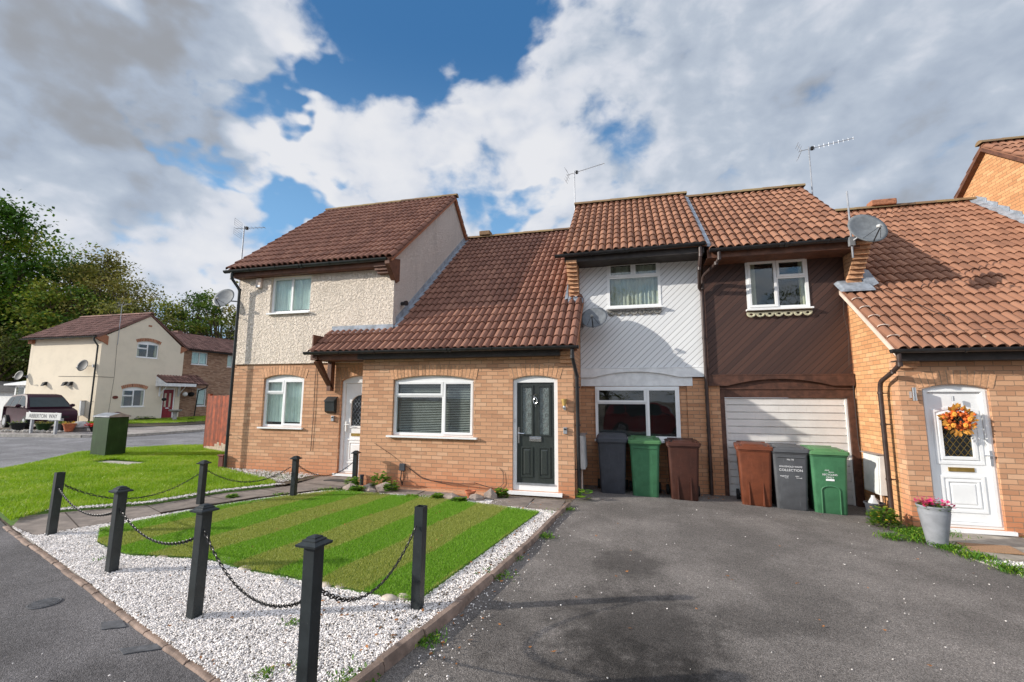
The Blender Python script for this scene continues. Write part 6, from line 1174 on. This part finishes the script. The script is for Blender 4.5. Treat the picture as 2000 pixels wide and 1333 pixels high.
PL = [(-25.3, 21.4, .24, .35, 'leaf_mid', 'left potted plant beside the bird bath'), (-26.3, 21.2, .3, .35, 'leaf_autumn', 'brownish plant below the red door'), (-26.9, 21.0, .26, .3, 'leaf_mid', 'low plant in the pale tub by the cream gable'), (-25.0, 22.4, .35, .4, 'leaf_dark', 'dark shrub right of the bird bath'), (-25.3, 23.2, .45, .55, 'leaf_olive', 'spiky olive shrub by the brown brick wall'), (-24.9, 24.2, .45, .45, 'leaf_mid', 'green bush farther along the brick wall'), (-25.2, 25.2, .4, .4, 'leaf_dark', 'last dark bush before the red fence')]
for i, (x, y, r, h, m, lab) in enumerate(PL): leafy('shrub', lab, 'shrub', x, y, zc+.13, r, h, 260, m, .07, 'plants in the garden across the road', seed=70+i)
b = MB(); b.box(-27.15, -26.75, 20.8, 21.3, zc+.12, zc+.3); tag(b.build('tub', 'concrete', bev=.02), 'pale square tub by the cream gable', 'tub')
b = MB()
for i in range(14): b.ball((-24.2+random.uniform(-.15, .15), 23.4+random.uniform(-.5, .5), zc+.18), random.uniform(.06, .12), 1, jit=.2)
tag(b.build('white_stones', 'meter_white'), 'heap of white stones on the far garden', 'stones', kind='stuff')
# pots along the roadside bed
PB = [(-27.55, 13.75, .24, 'terracotta', 'leaf_autumn', 'stone tub of brown heather at the far left of the bed'), (-26.25, 14.0, .27, 'rubber', 'leaf_dark', 'black bowl planter left of the street sign'), (-24.9, 14.15, .27, 'cabinet_green', 'leaf_autumn', 'green pot of heather between the sign legs'), (-24.15, 14.3, .18, 'bin_grey', 'leaf_mid', 'small grey pot between the sign legs'), (-23.75, 14.4, .22, 'terracotta', 'petal_yellow', 'tilted terracotta pot by the right sign leg')]
for i, (x, y, r, m, lm, lab) in enumerate(PB):
    t = thing('plant_pot', lab, 'plant pot', (x, y, gz(x)+.13), 'pots on the roadside bed'); b = MB(); b.lathe([(r*.6, 0), (r, .30), (r*1.06, .30), (r*1.06, .34), (r*.9, .34), (.001, .28)], (x, y, gz(x)+.13), 14); b.build('pot', m, t, smooth=True); leafy('foliage', None, None, x, y, gz(x)+.40, r*1.2, .2, 120, lm, .06, parent=t, seed=90+i)
t = thing('plant_pot', 'dark bowl of red flowers right of the parked car', 'plant pot', (-23.1, 15.0, gz(-22)+.10), 'pots on the roadside bed'); b = MB(); b.lathe([(.14, 0), (.26, .28), (.001, .28)], (-23.1, 15.0, gz(-22)+.11), 14); b.build('pot', 'rubber', t, smooth=True); leafy('blossom', None, None, -23.1, 15.0, gz(-22)+.34, .42, .16, 300, 'petal_red', .06, parent=t, seed=99, flat=.8)
t = thing('garden_ornament', 'grey stone trough ornament like an overturned bowl', 'ornament', (-23.9, 14.9, gz(-24)+.13)); b = MB(); b.lathe([(.26, 0), (.24, .12), (.42, .16), (.34, .30), (.16, .40), (.001, .42)], (-24.0, 14.95, gz(-24)+.12), 16); b.build('stone', 'stone_grey', t, smooth=True)
R = random.Random(12); b = MB()
for i in range(110): f_ = i/110; b.ball((-28.5+5.2*f_+R.uniform(-.1, .1), 13.15+.75*f_+R.uniform(-.06, .06), gz(-26)+.14), R.uniform(.04, .09), 1, R.random(), jit=.2)
tag(b.build('border_stones', 'concrete'), 'line of small stones edging the roadside bed', 'stones', kind='stuff')
# street sign
t = thing('street_sign', 'white street name sign reading ABBERTON WAY on two grey legs', 'sign', (-23.75, 13.5, gz(-23)+.1), rz=math.radians(-4)); 
for sx in (-.82, .82): b = MB(); b.box(sx-.05, sx+.05, -.04, .04, -.05, .62); b.build('leg', 'metal_grey', t, world=False)
b = MB(); b.box(-1.18, 1.18, -.065, -.04, .58, .87); b.build('name_plate', 'plate_white', t, world=False, bev=.006)
o = text('ABBERTON  WAY', 'lettering', .235, 'ink', (0, 0, 0), (math.radians(90), 0, 0), None, .001, sx=1.02); o.parent = t; o.location = (0, -.068, .725)
# parked car, heading +X in local frame
cx, cy = -28.1, 15.75; t = thing('parked_car', 'dark purple people carrier parked beside the cream house', 'car', (cx, cy, gz(-28)+.11), rz=math.radians(-14)); b = MB()
low = [(-2.05, .55), (-2.1, .8), (-2.02, 1.02), (-1.2, 1.04), (0.6, 1.02), (1.25, .96), (1.85, .84), (2.08, .66), (2.1, .45), (2.02, .24), (1.0, .20), (-1.0, .20), (-2.0, .26)]
def sec(pts, hw, bulge=0): return [(x, s_*hw, z) for s_ in (1,) for x, z in pts]
def cr(x, z, hw):   # half width narrows towards the ends and the sills
    return hw*(1-.10*max(0, (abs(x)-1.3)/.8)**2)
L0 = [(x, -cr(x, z, .80), z) for x, z in low]; L1 = [(x, -cr(x, z, .86), z*.96+.03) for x, z in low]; rings = [[(x*.985, y*.93, z) for x, y, z in L0], L1, [(x, -y, z) for x, y, z in L1], [(x*.985, -y*.93, z) for x, y, z in L0]]
b.loft(rings); b.build('body', 'car_paint', t, world=False, smooth=True, bev=.02)
gh = [(-1.98, 1.0), (-1.82, 1.42), (-1.5, 1.58), (-.2, 1.64), (.35, 1.60), (.62, 1.46), (1.30, .97)]
b = MB(); b.loft([[(x*(.97 if z > 1.3 else 1), s_*(.80-.20*(z-1)/.64), z) for x, z in gh] for s_ in (-1, 1)]); b.build('cabin', 'car_paint', t, world=False, smooth=True, bev=.03)
for s_ in (-1, 1):
    for P in ([(-1.72, 1.06), (-1.60, 1.46), (-1.05, 1.52), (-1.05, 1.06)], [(-.98, 1.06), (-.98, 1.53), (-.2, 1.56), (-.16, 1.05)], [(-.08, 1.05), (-.12, 1.56), (.22, 1.53), (.5, 1.40), (.95, 1.06)]): b = MB(); b.face([(x, s_*(.808-.20*(z-1)/.64), z) for x, z in P]); b.build('side_window', 'car_glass', t, world=False, fix=False)
b = MB(); b.face([(1.27, -.70, 1.03), (1.27, .70, 1.03), (.66, .60, 1.47), (.66, -.60, 1.47)]); b.face([(1.262, -.70, 1.035), (.652, -.60, 1.475), (.652, .60, 1.475), (1.262, .70, 1.035)]); b.build('windscreen', 'car_glass', t, world=False, fix=False)
for x in (-1.30, 1.32):
    for s_ in (-1, 1):
        b = MB(); b.loft([[(x+.31*math.cos(a), s_*q, .31+.31*math.sin(a)) for a in [2*math.pi*i/20 for i in range(20)]] for q in (.66, .865)]); wl = b.build('wheel', 'rubber', t, world=False, bev=.02); b = MB(); b.loft([[(x+.19*math.cos(a), s_*q, .31+.19*math.sin(a)) for a in [2*math.pi*i/16 for i in range(16)]] for q in (.86, .873)]); b.build('rim', 'metal_grey', wl, world=False)
for s_ in (-1, 1):
    b = MB(); b.hexa([(1.80, s_*.52, .66), (2.06, s_*.50, .62), (1.90, s_*.78, .60), (1.62, s_*.80, .70), (1.72, s_*.54, .83), (1.95, s_*.50, .76), (1.80, s_*.76, .76), (1.55, s_*.79, .86)]); b.build('headlight', 'lamp_glass', t, world=False)
    b = MB(); b.ball((.72, s_*.95, 1.08), .11, 2, sq=(.7, 1, .75)); b.build('wing_mirror', 'car_paint', t, world=False, smooth='all')
b = MB(); b.box(2.06, 2.115, -.45, .45, .52, .60); b.box(2.04, 2.10, -.62, .62, .26, .36); b.build('grille', 'rubber', t, world=False); b = MB(); b.box(2.10, 2.125, -.27, .27, .38, .49); pl = b.build('number_plate', 'plate_white', t, world=False)
o = text('FW05 UDY', 'lettering', .11, 'ink', (0, 0, 0), (math.radians(90), 0, math.radians(90)), None, .001); o.parent = pl; o.location = (2.128, 0, .435)
b = MB()
for z in (.66, .73): b.tube([(2.07-.1*(z-.6), -.09, z-.03), (2.09-.1*(z-.6), 0, z+.03), (2.07-.1*(z-.6), .09, z-.03)], .012, 5)
b.build('emblem', 'chrome', t, world=False)
# conservatory, shed and gate left of the cream house
t = thing('conservatory', 'white framed conservatory behind the cream house', 'conservatory', (-35, 19.2, zc)); b = MB()
for x in (-35.5, -34.7, -33.8): b.box(x-.05, x+.05, 18.6, 18.7, .2, 2.35)
for z in (.9, 2.3): b.box(-35.5, -33.7, 18.6, 18.7, z, z+.12)
b.build('frame', 'white_paint', t); b = MB(); b.box(-35.45, -33.75, 18.64, 18.66, .3, 2.3); b.build('panes', 'window_glass', t); b = MB(); b.box(-35.4, -33.7, 19.4, 19.45, .2, 2.3); b.build('room_lining', 'curtain_cream', t); b = MB(); b.hexa([(-36.2, 18.4, 2.42), (-33.6, 18.4, 2.42), (-33.6, 21, 2.42), (-36.2, 21, 2.42), (-36.2, 18.4, 2.50), (-33.6, 18.4, 2.50), (-33.6, 21, 3.1), (-35.0, 21, 3.2)]); b.build('roof', 'white_paint', t)
t = thing('shed', 'low white garage with dark shallow roof at the left edge', 'shed', (-40, 20, zc)); b = MB(); b.box(-46, -36.6, 19.6, 22, .1, 2.1); b.build('wall', 'meter_white', t); b = MB(); b.prism([(-47, 2.05), (-36.1, 2.05), (-36.1, 2.2), (-40.5, 2.75), (-47, 2.3)], lambda a, c, d_: (a, 19.3+d_, c), 0, 3); b.build('roof', 'shed_roof', t)
t = thing('side_gate', 'tall pale gate and post beside the parked car', 'gate', (-34, 16.5, zc)); b = MB(); b.box(-34.15, -34.0, 16.6, 16.75, .2, 2.1); b.box(-34.95, -34.85, 16.5, 16.6, .2, 1.9); b.build('gate_post', 'conduit', t); b = MB(); b.box(-34.85, -34.15, 16.62, 16.68, .3, 1.75); b.build('gate_panel', 'metal_grey', t)
# ================================================================= TREES
def tree(label, x, y, h, rad, m, n, seed, trunk_h=.35, leaf=.16, clumps=60, group='trees behind the houses', cat='tree', zlo=.25, fill=.75, lean=0., branches=True, name='tree'):
    R = np.random.default_rng(seed); z0 = .25; t = thing(name, label, cat, (x, y, z0), group)
    # clump centres through an uneven ovoid
    u = R.normal(size=(clumps, 3)); u /= np.linalg.norm(u, axis=1)[:, None]; r = R.uniform(fill-.45, 1, clumps)**.5
    lob = 1+.22*np.sin(u[:, 0]*3+seed)+.18*np.cos(u[:, 1]*4+seed*2)
    hc = h*(1+zlo)/2; hv = h*(1-zlo)/2; C_ = np.stack([u[:, 0]*r*rad*lob+lean*(u[:, 2]), u[:, 1]*r*rad*lob, hc+u[:, 2]*r*hv], 1)
    C_[:, 2] = np.minimum(C_[:, 2], h)
    b = MB(); tr = Vector((0, 0, 0)); top = Vector((lean*.5, 0, h*.75)); b.tube([(0, 0, -.3), (lean*.1+.1, 0, h*.2), (lean*.3, .1, h*.45), tuple(top)], [h*.028, h*.02, h*.014, h*.005], 8)
    if branches:
        for c in C_[:: max(1, clumps//34)]:
            s0 = Vector((0, 0, max(h*.12, c[2]*.5))); mid = s0.lerp(Vector(c), .5)+Vector((0, 0, .06*h*R.random())); b.tube([tuple(s0), tuple(mid), tuple(c)], [h*.008, h*.005, h*.0015], 5, cap=False)
            for _ in range(3): e = Vector(c)+Vector(R.normal(0, rad*.16, 3)); b.tube([tuple(mid.lerp(Vector(c), .6)), tuple(e)], [h*.003, h*.0008], 4, cap=False)
    b.build('trunk', 'bark', t, world=False, fix=False)
    ci = R.integers(0, clumps, n); sg = rad*.13*R.uniform(.7, 1.5, clumps); d3 = R.normal(size=(n, 3)); P = C_[ci]+d3*sg[ci][:, None]*np.array([1.15, 1.15, .75])
    s = leaf*R.uniform(.55, 1.3, n); a = R.uniform(0, 2*np.pi, n); ti = R.uniform(-1.1, 1.1, n); ro = R.uniform(-1, 1, n)
    dx_ = np.stack([np.cos(a)*np.cos(ti), np.sin(a)*np.cos(ti), np.sin(ti)], 1); wx = np.stack([-np.sin(a), np.cos(a), ro], 1); wx /= np.linalg.norm(wx, axis=1)[:, None]
    V = np.stack([P-dx_*s[:, None]*.45, P+wx*s[:, None]*.38, P+dx_*s[:, None]*.5, P-wx*s[:, None]*.38], 1).reshape(-1, 3); q = np.arange(n)*4
    ct = R.uniform(0, .75, clumps); tn = np.clip(ct[ci]+R.normal(.1, .13, n), 0, 1); npmesh('crown', V, np.stack([q, q+1, q+2, q+3], 1), m, tn, t); return t
tree('tall dark green maple filling the left edge', -53.5, 25.5, 18.6, 5.6, 'leaf_dark', 40000, 1, leaf=.33, clumps=130, zlo=.12, fill=.9)
tree('second dark green maple at the extreme left', -61, 26.5, 16.5, 5.5, 'leaf_dark', 20000, 2, leaf=.36, clumps=70, zlo=.1)
tree('dark leafy tree right of the tall maple', -49, 28.5, 14.0, 3.6, 'leaf_mid', 17000, 3, leaf=.28, clumps=60, zlo=.15)
tree('tall yellowing tree with feathery top', -46.5, 29, 15.0, 3.6, 'leaf_autumn', 10000, 4, leaf=.24, clumps=70, zlo=.3)
tree('sparse yellow tree above the cream roof ridge', -42, 29, 12.6, 3.7, 'leaf_autumn', 8000, 5, leaf=.22, clumps=70, zlo=.25)
tree('mid green tree in front of the yellowing trees', -45.5, 25.5, 11.2, 3.4, 'leaf_mid', 11000, 6, leaf=.26, clumps=55, zlo=.05)
tree('olive tree right behind the cream gable peak', -38.3, 27.5, 10.2, 3.2, 'leaf_olive', 9000, 7, leaf=.24, clumps=50, zlo=.05)
tree('bright green tree over the brown brick wing', -37.5, 31, 11.0, 2.8, 'leaf_mid', 8000, 8, leaf=.24, clumps=45, zlo=.1)
tree('loose pale tree between wing roof and rendered house', -34.3, 31, 10.4, 2.8, 'leaf_mid', 6500, 9, leaf=.22, clumps=48, zlo=.1)
tree('small tree peeping past the rendered house eaves', -31.0, 32, 12.8, 2.6, 'leaf_autumn', 5000, 10, leaf=.22, clumps=36, zlo=.1)
tree('dense olive shrubs banked left of the cream house', -45.5, 22.5, 6.6, 3.8, 'leaf_olive', 12000, 11, leaf=.2, clumps=60, zlo=-.2, cat='shrub', group='shrubs behind the houses', name='shrub')
tree('tall shrub mass at the left edge behind the shed', -53, 23.5, 7.6, 4.4, 'leaf_olive', 12000, 12, leaf=.22, clumps=60, zlo=-.2, cat='shrub', group='shrubs behind the houses', name='shrub')
for i, (x, y, h, r) in enumerate([(-56, 30, 9, 5), (-50, 31, 9.5, 4.5), (-44, 31.5, 9, 4.5), (-39, 33, 9, 4.2), (-34, 34.5, 8.5, 4.2), (-29, 36, 9, 4.0)]):
    tree(['hedge clump low behind the tall maple', 'hedge clump below the leafy tree', 'hedge clump below the yellowing tree', 'hedge clump behind the cream ridge', 'hedge clump behind the wing roof', 'hedge clump nearest the rendered house'][i], x, y, h, r, ['leaf_dark', 'leaf_mid', 'leaf_olive', 'leaf_mid', 'leaf_olive', 'leaf_mid'][i], 7000, 40+i, leaf=.28, clumps=45, zlo=-.1, branches=False, cat='hedge', group='hedge behind the houses', name='hedge')

# ================================================================= BEHIND THE PHOTOGRAPHER (car and trees added for the windows to mirror)
car = bpy.data.objects['parked_car']; c2 = copy_tree(car, (.9, -3.6, 0), math.radians(4), 'red car added for the white house lower window to mirror')
MT['car_paint_red']
for o in c2.children:
    if o.name.startswith(('body', 'cabin', 'wing_mirror')): o.data = o.data.copy(); o.data.materials[0] = MT['car_paint_red']
for i, (x, y, h, lab) in enumerate([(-9, -20, 10.5, 'left tree of the row added for the house windows to mirror'), (-2, -23, 11.5, 'bare tree added for the white house upper window to mirror'), (5, -20, 11, 'bare tree added for the brown house window to mirror'), (13, -23, 11, 'right tree of the row added for the house windows to mirror')]):
    tree(lab, x, y, h, 4.2, 'leaf_olive', 3500, 80+i, leaf=.3, clumps=50, zlo=.1, group='trees added for the windows to mirror')
